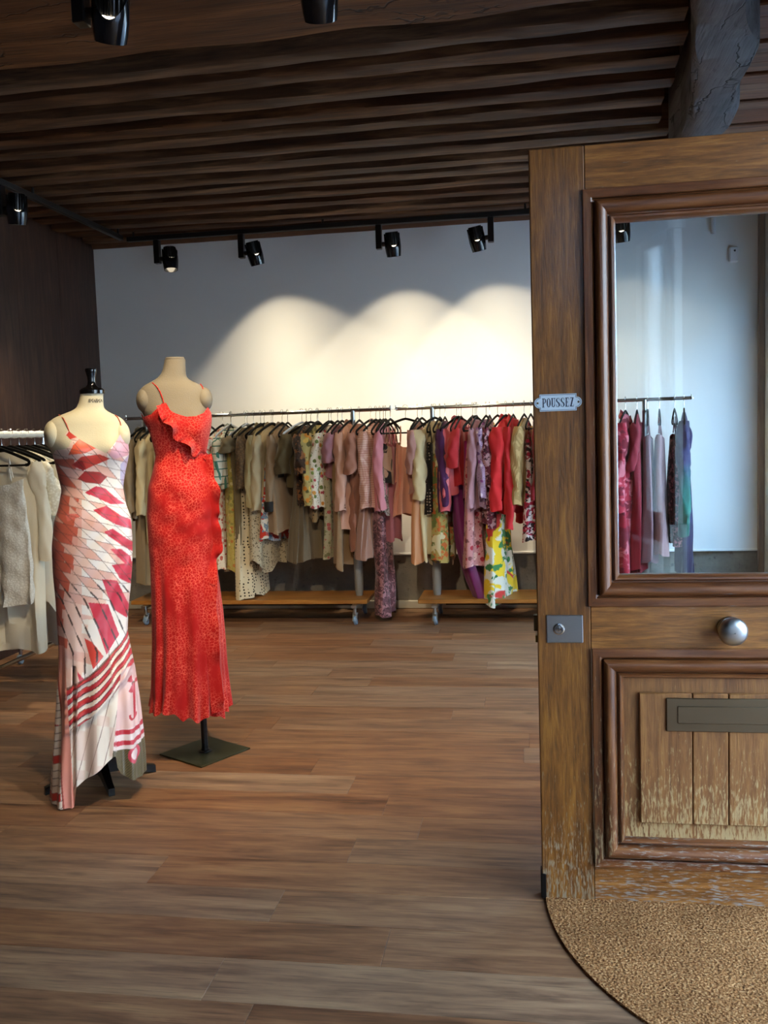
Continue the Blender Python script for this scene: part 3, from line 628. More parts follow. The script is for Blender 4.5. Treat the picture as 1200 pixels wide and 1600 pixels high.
# ------------------------------------------------------------------ garments
def garment(root, mat, L, W=.20, T=.030, wf=None, tf=None, amp=.014, nf=7, sleeve=None, sr=.05, collar=False, waist=0.0, pleat=0, hemvar=.012, strap=False, cuff=None, buttons=0, mat2=None, seed=1, zs=-.098, neck=.06, sweep=0.0, trim=None, ruffle=0):
    rg = np.random.RandomState(seed); wf = wf or W*.95; tf = tf or T*1.4
    NR, NC = max(18, int(L*34)), 56 if pleat else 44
    ph = rg.uniform(0, 6.28, 8); rows = []
    rise = .17 if strap else .0
    for i in range(NR+1):
        t = i/NR; z = -t*(L-rise)-rise; 
        if strap: hw0, th0 = W*.86, T*.9
        zz = -z
        if not strap and zz < .105:
            q = zz/.105; hw = neck+(W-neck)*(q**.85); th = .010+(T-.010)*q**.8
        else:
            q = (zz-(rise if strap else .105))/max(.05, L-(rise if strap else .105)); hw = (W*(.84 if strap else 1))*(1-q)+wf*q - waist*math.exp(-((zz-.40)/.11)**2); th = T*(1-q)+tf*q
        ring = []
        for j in range(NC):
            a = 2*PI*j/NC; ca, sa = math.cos(a), math.sin(a)
            u = hw*math.copysign(abs(ca)**.75, ca); v = th*math.copysign(abs(sa)**.8, sa)
            g = amp*min(1, zz/.35)*(.35+.9*t)
            f = math.sin(u*nf*6.0+ph[0]+1.2*math.sin(zz*4+ph[1]))+.6*math.sin(u*nf*11+ph[2]+zz*3)
            v += g*f + .35*g*math.sin(a*7+ph[3]+zz*5)
            if pleat: 
                pk = math.sin(a*pleat+ph[4]*.2); v += (.35*pk)*th*min(1, zz/.5); u += .006*pk*min(1, zz/.4)
            if ruffle: 
                v += ruffle*math.sin(zz*46+ph[5]+2*math.sin(a*3))*.5; u += ruffle*math.sin(zz*40+a*4+ph[6])*.5
            if sweep: v -= sweep*t**3
            zh = z + (hemvar*math.sin(3*a+ph[6]) + hemvar*.8*math.sin(u*30+ph[7]))*t**3
            if strap and i < 3: zh += (.035*(abs(ca))**2-.012)*(1-i/3)
            ring.append((u, v, zh+zs))
        rows.append(ring)
    body = MB().loft(rows, True, False).build('body', mat, root, 60)
    if strap:
        for s in (-1, 1):
            MB().tube([(s*W*.52, .004, -rise+zs+.03), (s*W*.50, 0, -.05+zs-.05), (s*W*.45, 0, zs-.028), (s*W*.46, -.006, -.09+zs), (s*W*.52, -.012, -rise+zs+.01)], .004, 6, True).build('strap', mat, root)
    if sleeve:
        m_s = mat2 or mat
        for s in (-1, 1):
            n = max(10, int(sleeve*48)); rings = []; k0 = rg.uniform(0, 6.28, 4); out = rg.uniform(.0, .035)
            lean = rg.uniform(-.03, .03)
            for i in range(n+1):
                t = i/n; z = -.058-t*sleeve; cu = s*(W-.012+.030*math.sin(PI*min(1, t*1.2)*.55)+out*t); cv = lean*t+.008*math.sin(t*5+k0[0])
                rr = sr*(1-.26*t+.06*math.sin(t*9+k0[3])) if sleeve > .3 else sr*(1+.08*t)
                if t < .12: rr *= .62+.38*(t/.12)
                ring = []
                for j in range(16):
                    a = 2*PI*j/16; w2 = rr*(1+.11*math.sin(3*a+k0[1]+t*8)+.09*math.sin(4*a+k0[2]-t*17)-.16*max(0, math.sin(t*sleeve*38+k0[1]+1.5*math.sin(a+k0[2])))**6) + ruffle*math.sin(t*sleeve*44+a*2)*.6
                    ring.append((cu+w2*math.cos(a)*.95, cv+w2*math.sin(a)*.78, z+zs+(.006*math.sin(2*a+k0[3]) if i == n else 0)+ (.0 if t > .1 else (-.0))))
                rings.append(ring)
            so = MB().loft(rings, True, False).build('sleeve', m_s, root, 60)
            if cuff:
                rr = sr*.9; zc_ = -.058-sleeve+zs; cu = s*(W-.012+.03*math.sin(PI*.55)+out)
                MB().loft([[(cu+rr*k_*math.cos(a), lean+.008*math.sin(5+k0[0])+rr*k_*.82*math.sin(a), zc_+dz) for a in np.linspace(0, 2*PI, 17)[:-1]] for k_, dz in ((.96, .07), (1.02, .068), (1.03, .0), (.97, -.004))], True, False).build('cuff', cuff, so)
            if buttons and s == -1:
                for bi in range(buttons):
                    MB().lathe([(0, 0), (.006, 0), (.006, .003), (0, .004)], 10, Matrix.Translation((s*(W+.005+out)+s*sr*.86*.3, -.033+lean, zs-.058-sleeve+.02+.018*bi)) @ Matrix.Rotation(R(90), 4, 'X'), False).build('button', trim or M_CHROME, so)
    if collar:
        pts = [((neck+.018)*math.cos(a)*1.05, .034*math.sin(a), zs-.012+.022*math.sin(a)*1.0-.018*abs(math.cos(a))) for a in np.linspace(0, 2*PI, 25)]
        rings = []
        for k_, dz in ((1.0, .0), (1.10, -.018), (1.34, -.040), (1.30, -.046)):
            rings.append([(x*k_, y*k_, z+dz+.028) for x, y, z in pts[:-1]])
        MB().loft(rings, True, False).build('collar', mat, root, 60)
    return body

# name, short, px, hem_y, sleeve_y, yaw, rack, (fabric), options, label
G = []
def g(short, px, hem, slv, yaw, fabric, label, cat='garment', white=False, **kw): G.append((short, px, hem, slv, yaw, fabric, label, cat, white, kw))
TAUPE = ('plain', ['8d7a60']); 
g('taupe open jacket', 204, 812, 800, 6, ('taupe_jkt', 'plain', ['907d62']), 'taupe open-front jacket at the left end, beside the patterned dress', 'jacket', collar=True, neck=.08)
g('long taupe pleated dress', 213, 915, None, -4, ('taupe_long', 'plain', ['8f7c60']), 'long taupe pleated dress hanging between the two mannequins', 'dress', strap=True, pleat=14, T=.04)
g('pale beige blouse', 223, 850, 804, 8, ('beige_bl', 'plain', ['cdb98f']), 'pale beige long-sleeved blouse between the two mannequins', 'blouse')
g('sand linen dress', 238, 890, None, 3, ('sand', 'plain', ['bfae8c']), 'sand linen dress half hidden by the red dress, left side', 'dress', strap=True)
g('stone grey shirt', 256, 800, 780, -5, ('stone_gr', 'plain', ['a59a86']), 'stone grey shirt hanging behind the red dress', 'shirt', collar=True)
g('cream knit top', 275, 790, 770, 4, ('creamknit', 'knit', ['d8ccb0', 'b9a985'], 90), 'cream knitted top hanging behind the red dress', 'top')
g('brown wrap dress', 294, 880, 760, -3, ('brownwrap', 'plain', ['6f5740']), 'brown wrap dress hanging behind the red dress', 'dress')
g('ecru skirt dress', 311, 885, None, 5, ('ecru', 'plain', ['cfc2a6']), 'ecru strap dress hanging behind the red dress, right side', 'dress', strap=True)
g('cream red-sprigged dress', 330, 893, 712, 10, ('sprig', 'floral', ['e3d3ba', 'b5503f', 'c98872'], 34), 'cream dress with red sprigs, just right of the red dress', 'dress', sr=.045)
g('white green-check shirt', 341, 764, 758, 14, ('chk', 'check', ['e6e3d2', '47796a'], 18), 'white shirt with thin green check, near the red dress', 'shirt', white=True, collar=True)
g('yellow floral long dress', 354, 894, None, -6, ('yelflor', 'floral', ['b9a95c', '8e8a4a', 'd9cf9a', 'b5763c'], 30), 'narrow yellow-green floral long dress left of the olive blouse', 'dress', strap=True, W=.17, T=.035)
g('polka dot long dress', 366, 936, None, 10, ('dots', 'dots', ['d8c8a6', '2a211b'], 42), 'cream long dress with black dots, touching the shelf', 'dress', strap=True, wf=.2, tf=.06, T=.02)
g('olive short-sleeved dress', 362, 852, 706, 22, ('olive', 'plain', ['6d5f44']), 'olive brown short-sleeved dress on a pale hanger', 'dress', white=True, sr=.06)
g('brown quilted jacket', 377, 765, 762, 14, ('quilt', 'knit', ['6e5435', '3f2e1c'], 60), 'dark brown quilted jacket left of the khaki shirt', 'jacket')
g('leopard long dress', 388, 886, None, 24, ('leo', 'leopard', ['b3a68c', '2c2620', '8f8064'], 70), 'long small-spotted leopard dress with ragged hem', 'dress', strap=True, wf=.22, tf=.07, hemvar=.03)
g('khaki shirt', 392, 786, 792, 8, ('khaki', 'plain', ['a3936a']), 'khaki long-sleeved shirt left of the light taupe blazer', 'shirt', collar=True)
g('white red print dress', 404, 845, None, 20, ('redblue', 'abstract', ['dfe1df', 'c0392b', '6f8aa6'], 12), 'white dress hem with red and blue print under the taupe blazers', 'dress', strap=True, wf=.22)
g('light taupe blazer', 404, 800, 797, 16, ('ltaupe', 'plain', ['b5a482']), 'light taupe blazer with turned-up collar on the left rack', 'blazer', collar=True, sr=.058, T=.045)
g('brown black-cuffed coat', 424, 832, 798, 12, ('btaupe', 'plain', ['8f775d']), 'grey-brown coat with black cuffs and gold buttons', 'coat', collar=True, cuff='black', buttons=3, T=.04, wf=.24)
g('black lace top', 438, 742, None, 4, ('blk1', 'plain', ['15110f']), 'black strap top left of the olive shawl jacket', 'top', strap=True)
g('olive shawl jacket', 447, 762, 740, 26, ('oliveshawl', 'plain', ['55492f']), 'dark olive shawl jacket on a pale grey hanger', 'jacket', white=True, sr=.062, neck=.09)
g('pleated taupe dress', 456, 876, None, 36, ('pltaupe', 'plain', ['756752']), 'long pleated taupe dress below the olive shawl jacket', 'dress', strap=True, pleat=18, wf=.25, tf=.06)
g('brown print tunic', 468, 790, 740, 4, ('brprint', 'abstract', ['3a281c', '7b4f2c', '1d1511'], 22), 'thin dark brown printed tunic left of the orange floral blouse', 'tunic')
g('orange floral blouse', 480, 792, 790, 12, ('orfl', 'floral', ['b3a56a', 'c9822f', 'd6b45c', '5c5a34'], 19), 'olive blouse with big orange and yellow flowers', 'blouse', sr=.062)
g('leopard tunic', 484, 812, None, 8, ('leo2', 'leopard', ['8a7350', '2b2015', '5e4a30'], 48), 'brown leopard tunic hem below the orange floral blouse', 'tunic', strap=True)
g('white floral blouse', 497, 793, 793, 14, ('whfl', 'floral', ['e6e0d0', 'b04a55', '7c9a55', 'c98a3f', '64753f'], 26), 'white blouse with red flowers and green stems', 'blouse', sr=.06)
g('sage floral dress', 502, 872, None, 12, ('sagefl', 'floral', ['a49a7c', '9c4a48', '6d6a48'], 26), 'sage green dress with red blossoms below the white floral blouse', 'dress', strap=True)
g('mauve tee', 514, 745, 722, 10, ('mauve', 'plain', ['9a6a72']), 'mauve short-sleeved tee left of the tan long dress', 'top', sr=.05)
g('tan long dress', 521, 885, None, 10, ('tanlong', 'plain', ['8a6c4c']), 'plain tan long dress left of the dusty pink blazer', 'dress', strap=True, wf=.24, hemvar=.03)
g('dusty pink blazer', 532, 830, 797, 14, ('dpink', 'plain', ['c99a86']), 'dusty pink blazer left of the gingham one', 'blazer', collar=True, sr=.06, T=.045, buttons=2)
g('rose ruffle blouse', 550, 860, 740, 8, ('roseruf', 'plain', ['9c6a58']), 'sheer rose brown ruffled dress beside the rack post', 'dress', ruffle=.012, sr=.05)
g('mauve pleated skirt', 560, 872, None, 20, ('mauvepl', 'plain', ['a37f72']), 'mauve pleated dress hem below the gingham blazer', 'dress', strap=True, pleat=16, wf=.23)
g('pink gingham blazer', 571, 795, 793, 16, ('ging', 'gingham', ['dcb6a8', 'b98478'], 62), 'pink gingham blazer at the right end of the left rack', 'blazer', collar=True, sr=.062, T=.05, buttons=2)
g('plum velvet gown', 583, 966, None, 8, ('plumv', 'abstract', ['6b4149', 'a4747a', '3f2329'], 26, .45), 'long plum velvet gown whose hem reaches the floor between the racks', 'dress', strap=True, W=.18, wf=.13, T=.04, tf=.05)
g('rose pink top', 590, 803, 795, 6, ('rosep', 'plain', ['c9808a']), 'plain rose pink top at the very end of the left rack', 'top')
g('grey lace top', 592, 803, None, 8, ('lace', 'abstract', ['8d7a70', '5d4c46', 'b09c90'], 40), 'grey lace strap top at the left end of the right rack', 'top', strap=True)
g('black tan camisole', 597, 757, None, 12, ('cami', 'abstract', ['b58e74', '1a1413'], 10), 'tan camisole with black lace beside the peach pleated dress', 'top', strap=True)
g('dusk rose slip', 601, 848, None, 6, ('duskr', 'plain', ['a8646a']), 'narrow dusk rose slip hanging below the peach pleated dress', 'slip', strap=True, W=.12, wf=.09)
g('peach pleated dress', 628, 805, None, 72, ('peachpl', 'plain', ['e3a58c']), 'short peach pleated dress turned to the front, with a white tag', 'dress', strap=True, pleat=11, W=.085, wf=.145, T=.035, tf=.085, waist=.02)
g('peach satin gown', 646, 879, None, 14, ('peachs', 'plain', ['c98c5e'], 20, .38), 'long peach satin gown right of the pleated dress', 'dress', strap=True, wf=.2)
g('rose tulle top', 643, 772, 740, 8, ('rosetul', 'plain', ['a87a70']), 'rose tulle top above the peach satin gown', 'top', ruffle=.01)
g('cream ruffled blouse', 656, 874, 780, 30, ('cream', 'plain', ['d3bf95']), 'cream draped blouse with long uneven hem', 'blouse', sr=.07, wf=.2, hemvar=.05)
g('black dotted dress', 669, 802, None, 4, ('bdot', 'dots', ['171313', 'a09080'], 46), 'thin black dotted dress left of the yellow floral gown on the right rack', 'dress', strap=True)
g('yellow green gown', 679, 880, None, 8, ('yggown', 'abstract', ['b7a35f', '6f7a3f', 'c46a35', 'dacfa8'], 12), 'yellow and green printed gown next to the right rack post', 'dress', strap=True, T=.035)
g('deep violet blouse', 690, 800, 790, 4, ('violet', 'plain', ['4a1d4a']), 'deep violet blouse left of the coral leather jacket', 'blouse')
g('magenta trailing gown', 706, 938, None, 8, ('magenta', 'plain', ['741a5c'], 20, .5), 'long magenta gown trailing onto the right rack shelf', 'dress', strap=True, W=.15, wf=.13, sweep=.15, tf=.05)
g('coral biker jacket', 695, 770, 798, 28, ('coral', 'plain', ['cf5a62'], 20, .42), 'coral pink leather biker jacket with ribbed shoulders', 'jacket', collar=True, sr=.058, T=.05, ruffle=.004)
g('scarlet tee', 713, 760, 730, 8, ('scarlet', 'plain', ['b0242a']), 'scarlet short-sleeved tee right of the coral leather jacket', 'top')
g('rose print dress', 727, 886, None, 20, ('roseprint', 'floral', ['cf8f90', 'a8283a', 'e0b5ac', '7e4a4c'], 22), 'pink dress printed with red roses under the magenta top', 'dress', strap=True, wf=.22, tf=.05)
g('magenta top', 726, 782, None, 16, ('magtop', 'plain', ['9a2468']), 'bright magenta top with a gold neckline', 'top', strap=True, wf=.17)
g('mauve shirt', 738, 796, 793, 8, ('mauve2', 'plain', ['b58792']), 'mauve pink shirt left of the lilac blouse', 'shirt', collar=True, sr=.045)
g('lilac floral blouse', 750, 795, 778, 12, ('lilac', 'floral', ['b294b5', '8a4a8c', 'd8c4d4', '5d3a66'], 30), 'lilac blouse with purple flowers on the right rack', 'blouse')
g('wine print top', 760, 822, 760, 6, ('wine', 'abstract', ['6d2a3a', 'b48a90', '3a141e'], 22), 'wine printed top with a white tag left of the red jackets', 'top')
g('tropical gown', 764, 945, None, 18, ('tropic', 'abstract', ['e4e3d6', 'e3c12c', '3f7f4a', 'c23a35'], 6.5), 'white gown with yellow and green tropical print touching the shelf', 'dress', strap=True, W=.16, wf=.22, tf=.06)
g('bright red jacket', 776, 800, 797, 20, ('bred', 'plain', ['d0262a']), 'bright red jacket with buttoned cuffs, the wider of the two', 'jacket', collar=True, sr=.07, T=.05, buttons=4)
g('narrow red coat', 795, 800, 826, 10, ('nred', 'plain', ['bd2328']), 'narrow red coat with long sleeve right of the bright red jacket', 'coat', collar=True, sr=.05)
g('gold ribbed cardigan', 811, 790, 788, 12, ('goldrib', 'stripe', ['c0a06c', '98794a'], 70), 'gold beige ribbed cardigan beside the door edge', 'cardigan', sr=.06)
g('white crimson dress', 823, 845, None, 10, ('crims', 'abstract', ['e2d6d6', 'a3213f', '2f2428'], 16), 'white dress with crimson and black flowers at the door edge', 'dress', strap=True, W=.2)
for i, (px, c, nm) in enumerate(((842, '8f2430', 'garnet'), (860, 'b06a7a', 'old rose'), (880, '7a2f5a', 'plum'), (900, 'c04a55', 'coral red'), (920, '9c2a3a', 'ruby'), (940, '70283c', 'maroon'))):
    g(nm+' dress', px, 850+8*(i % 3), None if i % 2 else 780, 6, ('hid%d' % i, 'plain', [c]), nm+' dress on the right rack, hidden behind the door stile', 'dress', strap=bool(i % 2))
g('crimson floral coat', 970, 902, 800, 16, ('crcoat', 'abstract', ['b32a3c', '7f1c2c', 'd0707a'], 9), 'long crimson coat seen through the door glass', 'coat', collar=True, sr=.065, T=.05, wf=.24)
g('dark red dress', 993, 893, 735, 10, ('drd', 'plain', ['8c1f2e']), 'dark red dress behind the reflection in the door glass', 'dress')
g('grey rose dress', 1012, 880, None, 8, ('grose', 'plain', ['8f6a72']), 'grey rose strap dress behind the reflection in the door glass', 'dress', strap=True)
g('blush dress', 1032, 870, None, 6, ('blush', 'plain', ['b58f90']), 'blush strap dress behind the reflection, left of the wine gown', 'dress', strap=True)
g('dark wine gown', 1058, 852, None, 4, ('dwine', 'abstract', ['3f1524', '8a5058', '220a14'], 24), 'dark wine printed gown second from the right end of the rack', 'dress', strap=True, W=.16)
g('purple teal dress', 1070, 902, 838, 8, ('ptd', 'grade', ['140830', '1c0e44', '180f40', '15123e', '121038'], 1.1, .65), 'purple long dress with teal sleeves at the right end of the rack', 'dress', sr=.062, W=.15, sl='teal')

CUFF = {'black': plain('black_cuff_cloth', '0d0c0c', .7)}
TEAL = fab('tealsleeve', 'grade', ['120830', '190c42', '15194a', '0f5450', '0e6254', '0c5248'], .80, .65)
PINKG = None
for i, (short, px, hem, slv, yaw, fb, label, cat, white, kw) in enumerate(G):
    Ynear = RY-.19*math.cos(R(yaw))
    if yaw > 60: Ynear = RY-.03
    X = atY(px, 700, Ynear)[0] + (.19 if yaw <= 60 else .03)*math.sin(R(yaw))          # the near end of the hanger swings with the yaw
    zh = atY(px, hem, Ynear)[2]
    rz = PI/2 - R(yaw)
    top = RZ-.098
    L = max(.25, top-zh)
    kw = dict(kw); mat = fab(fb[0], *fb[1:])
    if 'cuff' in kw: kw['cuff'] = CUFF[kw['cuff']]
    if kw.pop('sl', None): kw['mat2'] = TEAL
    if slv: kw['sleeve'] = max(.12, (top-.058)-atY(px, slv, Ynear)[2])
    name = {'coat':'coat','blazer':'blazer','shirt':'shirt','top':'top','tunic':'tunic','slip':'slip_dress','cardigan':'cardigan','jacket':'jacket','blouse':'blouse'}.get(cat, 'dress')
    rk = 'left' if X < -.97 else 'right'
    o = tag(empty(name, (X, RY, RZ), rz), label, cat, 'clothes on the '+rk+' back rack')
    garment(o, mat, L, seed=300+i, **kw)
    hanger((X, RY, RZ+.0125), rz, white, ('pale grey' if white else 'black')+' hanger carrying the '+short, 'hangers on the '+rk+' back rack')
    if short in ('peach pleated dress', 'wine print top', 'dark red dress'):
        MB().box(-.012, .014, -.055, -.053, -.40, -.30, .0008).build('price_tag', plain('paper_tag', 'e8e2d4', .8), o)
    if short == 'magenta top': MB().tube([(-.07, -.03, -.28), (-.05, -.034, -.33), (0, -.036, -.37), (.05, -.034, -.33), (.07, -.03, -.28)], .006, 6).build('gold_neckline', plain('gold_braid', 'b8893a', .5), o)

# ------------------------------------------------------------------ the rack by the left wall
LX, LZ = -2.90, 1.436
M_WRAP = plain('white_wrapped_rail', 'dcd8cc', .8)
lr = tag(empty('clothes_rack', (LX, 4.8, 0)), 'chrome clothes rack with white wrapped rail by the dark left wall', 'clothes rack')
pts = [(0, -.75+1.22*i/120, LZ) for i in range(121)]
MB().tube(pts, [.017+.004*abs(math.sin(i*1.35))+.002*math.sin(i*.7) for i in range(121)], 10).build('hanging_rail', M_WRAP, lr)
for yy in (-.72, .49):
    MB().tube([(-.05, yy, .14), (-.05, yy, LZ-.02), (0, yy, LZ)], .014, 12).build('post', M_CHROME, lr)
    MB().tube([(-.30, yy, .135), (.24, yy, .135)], .012, 12).build('foot_bar', M_CHROME, lr)
    for xx in (-.29, .23):
        c = MB().tube([(xx, yy, .06), (xx, yy, .14)], .012, 10).build('castor', M_CHROME, lr)
        MB().lathe([(.006, -.011), (.026, -.011), (.030, -.006), (.030, .006), (.026, .011), (.006, .011)], 18, Matrix.Translation((xx, yy-.012, .031)) @ Matrix.Rotation(R(80), 4, 'Y')).build('castor_wheel', M_TYRE, c)
MB().tube([(-.05, -.73, .135), (-.05, .50, .135)], .013, 12).build('base_bar', M_CHROME, lr)
for yy in (-.72, .49): MB().lathe([(0, -.02), (.019, -.018), (.021, 0), (.019, .018), (0, .02)], 14, Matrix.Translation((-.05, yy, .137)), False).build('joint', M_CHROME, lr)
LG = [  # short, y, z of hem, sleeve length, yaw, fabric, opts, label
 ('white pleated trousers dress', 5.20, .17, None, -4, ('lw1', 'plain', ['cfc4b4']), dict(strap=True, pleat=10, wf=.19), 'pale greige long dress at the far end of the left rack'),
 ('white shirt', 5.11, .50, .60, 5, ('lw2', 'plain', ['e2ddd0']), dict(collar=True), 'plain white shirt near the far end of the left rack'),
 ('white pleated sleeve blouse', 5.02, .78, .52, -5, ('lw3', 'stripe', ['e8e3d2', 'd4ccb6'], 60), dict(sr=.075), 'ivory blouse with finely pleated wide sleeves'),
 ('curved hem top', 4.94, .42, None, 4, ('lw4', 'plain', ['dbd4c2']), dict(strap=True, hemvar=.05, wf=.22), 'off-white top with a deep curved hem'),
 ('white ruffled lace top', 4.85, .72, .30, -6, ('lw5', 'knit', ['ebe6d6', 'c9c0a8'], 70), dict(ruffle=.014, sr=.055), 'white ruffled lace top in front on the left rack'),
 ('cream long dress', 4.76, .22, .55, 5, ('lw6', 'plain', ['e0d6bf']), dict(sr=.05), 'cream long dress with sleeves at the left edge'),
 ('white lace skirt', 4.68, .50, None, -4, ('lw7', 'knit', ['e6e3da', 'c4bfb2'], 90), dict(strap=True, ruffle=.008), 'white lace dress nearest the camera on the left rack'),
]
for i, (short, yy, zh, slv, yaw, fb, kw, label) in enumerate(LG):
    o = tag(empty('white_garment', (LX+.0, yy, LZ), R(yaw)), label, 'garment', 'white clothes on the left wall rack')
    kw = dict(kw); garment(o, fab(fb[0], *fb[1:]), LZ-.098-zh, seed=700+i, sleeve=slv, **kw)
    hanger((LX, yy, LZ+.0175), R(yaw), False, 'black hanger carrying the '+short+' on the left rack', 'hangers on the left wall rack')
# ================================================================== MANNEQUINS AND THEIR DRESSES
class Figure:
    """outline of a dressed bust standing at B; rows are (y, x_left, x_right, depth ratio, forward offset) read off at true scale"""
    def __init__(s, B):
        s.B = np.array([B[0], B[1], 0.0]); n = np.array([B[0], B[1], 0.0]); s.n = n/np.linalg.norm(n)
        s.e1 = np.array([s.n[1], -s.n[0], 0.0]); s.e2 = -s.n
    def hz(s, x, y, off=0.0):
        d = ray(x, y); t = ((s.B-EYE) @ s.n - off)/(d @ s.n); P_ = EYE+d*t; return (P_-s.B) @ s.e1, P_[2]
    def table(s, rows):
        out = []
        for y, xl, xr, k, off in rows:
            hl, z1 = s.hz(xl, y, off); hr, z2 = s.hz(xr, y, off); out.append(((z1+z2)/2, (hl+hr)/2, (hr-hl)/2, k, off))
        out.sort(); a = np.array(out); zz = np.linspace(a[0, 0], a[-1, 0], 400); cols = [np.interp(zz, a[:, 0], a[:, i]) for i in range(1, 5)]
        ker = np.hanning(15); ker /= ker.sum()
        cols = [np.convolve(np.pad(c, 7, 'edge'), ker, 'valid') for c in cols]
        return (zz, *cols)
    def at(s, tab, th, z, grow=0.0, bust=None):
        zz, c, a, k, off = tab; c = np.interp(z, zz, c); a = np.interp(z, zz, a)+grow; k = np.interp(z, zz, k); off = np.interp(z, zz, off)
        ca, sa = np.cos(th), np.sin(th)
        h = c+a*np.sign(ca)*np.abs(ca)**.95; dep = off+a*k*np.sign(sa)*np.abs(sa)**.95
        if bust is not None:
            for (t0, z0, am, st, sz) in bust: dep = dep+am*np.exp(-((th-t0)/st)**2-((z-z0)/sz)**2)
        return h, dep, z
    def world(s, h, dep, z): 
        h = np.asarray(h); return np.stack([s.B[0]+h*s.e1[0]+dep*s.e2[0]-s.B[0], s.B[1]+h*s.e1[1]+dep*s.e2[1]-s.B[1], np.asarray(z)+0*h], -1)   # relative to the base
def grid_mesh(name, Pt, mat, parent, close=True, col=None, ang=80):
    nr, nc = Pt.shape[:2]; idx = np.arange(nr*nc).reshape(nr, nc); nx = np.roll(idx, -1, 1) if close else idx[:, 1:]
    a = idx if close else idx[:, :-1]
    q = np.stack([a[:-1], nx[:-1], nx[1:], a[1:]], -1).reshape(-1, 4)
    m = bpy.data.meshes.new(name); m.vertices.add(nr*nc); m.vertices.foreach_set('co', Pt.reshape(-1).astype(np.float32))
    m.loops.add(q.size); m.loops.foreach_set('vertex_index', q.reshape(-1).astype(np.int32))
    m.polygons.add(len(q)); m.polygons.foreach_set('loop_start', np.arange(0, q.size, 4).astype(np.int32))
    try: m.polygons.foreach_set('loop_total', np.full(len(q), 4, np.int32))
    except Exception: pass
    m.update(calc_edges=True); m.validate(); m.shade_smooth(); m.materials.append(mat)
    if col is not None:
        at_ = m.color_attributes.new('print', 'FLOAT_COLOR', 'POINT'); at_.data.foreach_set('color', col.reshape(-1).astype(np.float32))
    return link(name, m, parent)

# ---------------------------------------------------------------- red dress, linen bust
B2 = (-1.436, 3.785); fr = Figure(B2)
linen_m = plain('grey_linen_bust', '7f7463', .9, 0, .2, 240, .25, .10, 8)
rowsM = [(562, 257.5, 289.5, .95, 0), (572, 256, 289.5, .95, 0), (582, 253, 290, .9, 0), (590, 247, 291, .8, 0), (596, 236, 299, .62, 0), (601, 225, 312, .55, 0), (607, 218, 321, .52, 0), (615, 215, 326, .52, 0), (628, 216, 327.5, .55, 0), (642, 220, 328, .60, 0), (655, 225, 330, .62, 0), (670, 232, 329, .66, 0), (690, 238, 325, .68, 0), (712, 243, 321, .72, 0), (735, 238, 327, .72, 0), (760, 231, 336, .72, 0), (800, 229, 338, .72, 0), (850, 233, 337, .70, 0)]
tM = fr.table(rowsM)
zb = fr.hz(285, 668)[1]
bustR = [(R(52), zb, .030, .42, .055), (R(108), zb, .030, .42, .055)]
mq = tag(empty('mannequin', (B2[0], B2[1], 0)), 'headless grey linen mannequin on a square steel base, wearing the red dress', 'mannequin')
th = np.linspace(0, 2*PI, 65)[:-1]; zs_ = np.linspace(tM[0][-1], tM[0][0], 120)
TH, ZZ = np.meshgrid(th, zs_)
h, d, z = fr.at(tM, TH, ZZ, np.interp(ZZ, [1.40, 1.50, 1.6, 1.64], [-.018, -.003, -.002, .001]), bustR); z = z + 0*h
# the neck is cut on a slant
top = fr.world(h, d, z); grid_mesh('torso', top, linen_m, mq)
hc, dc, zc_ = fr.at(tM, th, np.full_like(th, tM[0][-1]), -.004)
capr = []
for k_, dz in ((1.0, 0.0), (1.03, .001), (1.03, .006), (.99, .009), (.5, .0095), (.02, .0095)):
    cx_ = hc.mean(); capr.append(fr.world(cx_+(hc-cx_)*k_, dc*k_, zc_+dz))
grid_mesh('neck_cap', np.array(capr), linen_m, mq)
for sx, sy, nm in ((219.5, 626, 1), (325.5, 624, 1)):       # arm stumps
    hh, z0 = fr.hz(sx, sy); a_, b_ = np.meshgrid(np.linspace(0, 2*PI, 25)[:-1], np.linspace(0, PI, 13)); sgn = -1 if sx < 270 else 1
    Pp = fr.world(hh+.036*np.sin(b_)*np.cos(a_)-sgn*.018, .064*np.sin(b_)*np.sin(a_), z0+.052*np.cos(b_)); grid_mesh('arm_stump', Pp, linen_m, mq)
M_OLIVEST = plain('dark_olive_steel', '3a3a24', .38, .6, .5, 0, 0, .15, 12); M_BLKPOLE = plain('black_pole', '101012', .35, .3)
MB().tube([(0, 0, .008), (0, 0, .9)], .0145, 16).build('pole', M_BLKPOLE, mq)
MB().box(-.14, .14, -.14, .14, 0.0005, .007, .0015).build('base_plate', M_OLIVEST, mq, rot=(0, 0, R(60)))
MB().lathe([(.0, .007), (.03, .007), (.03, .010), (.017, .013), (.017, .02)], 20).build('pole_collar', M_BLKPOLE, mq)

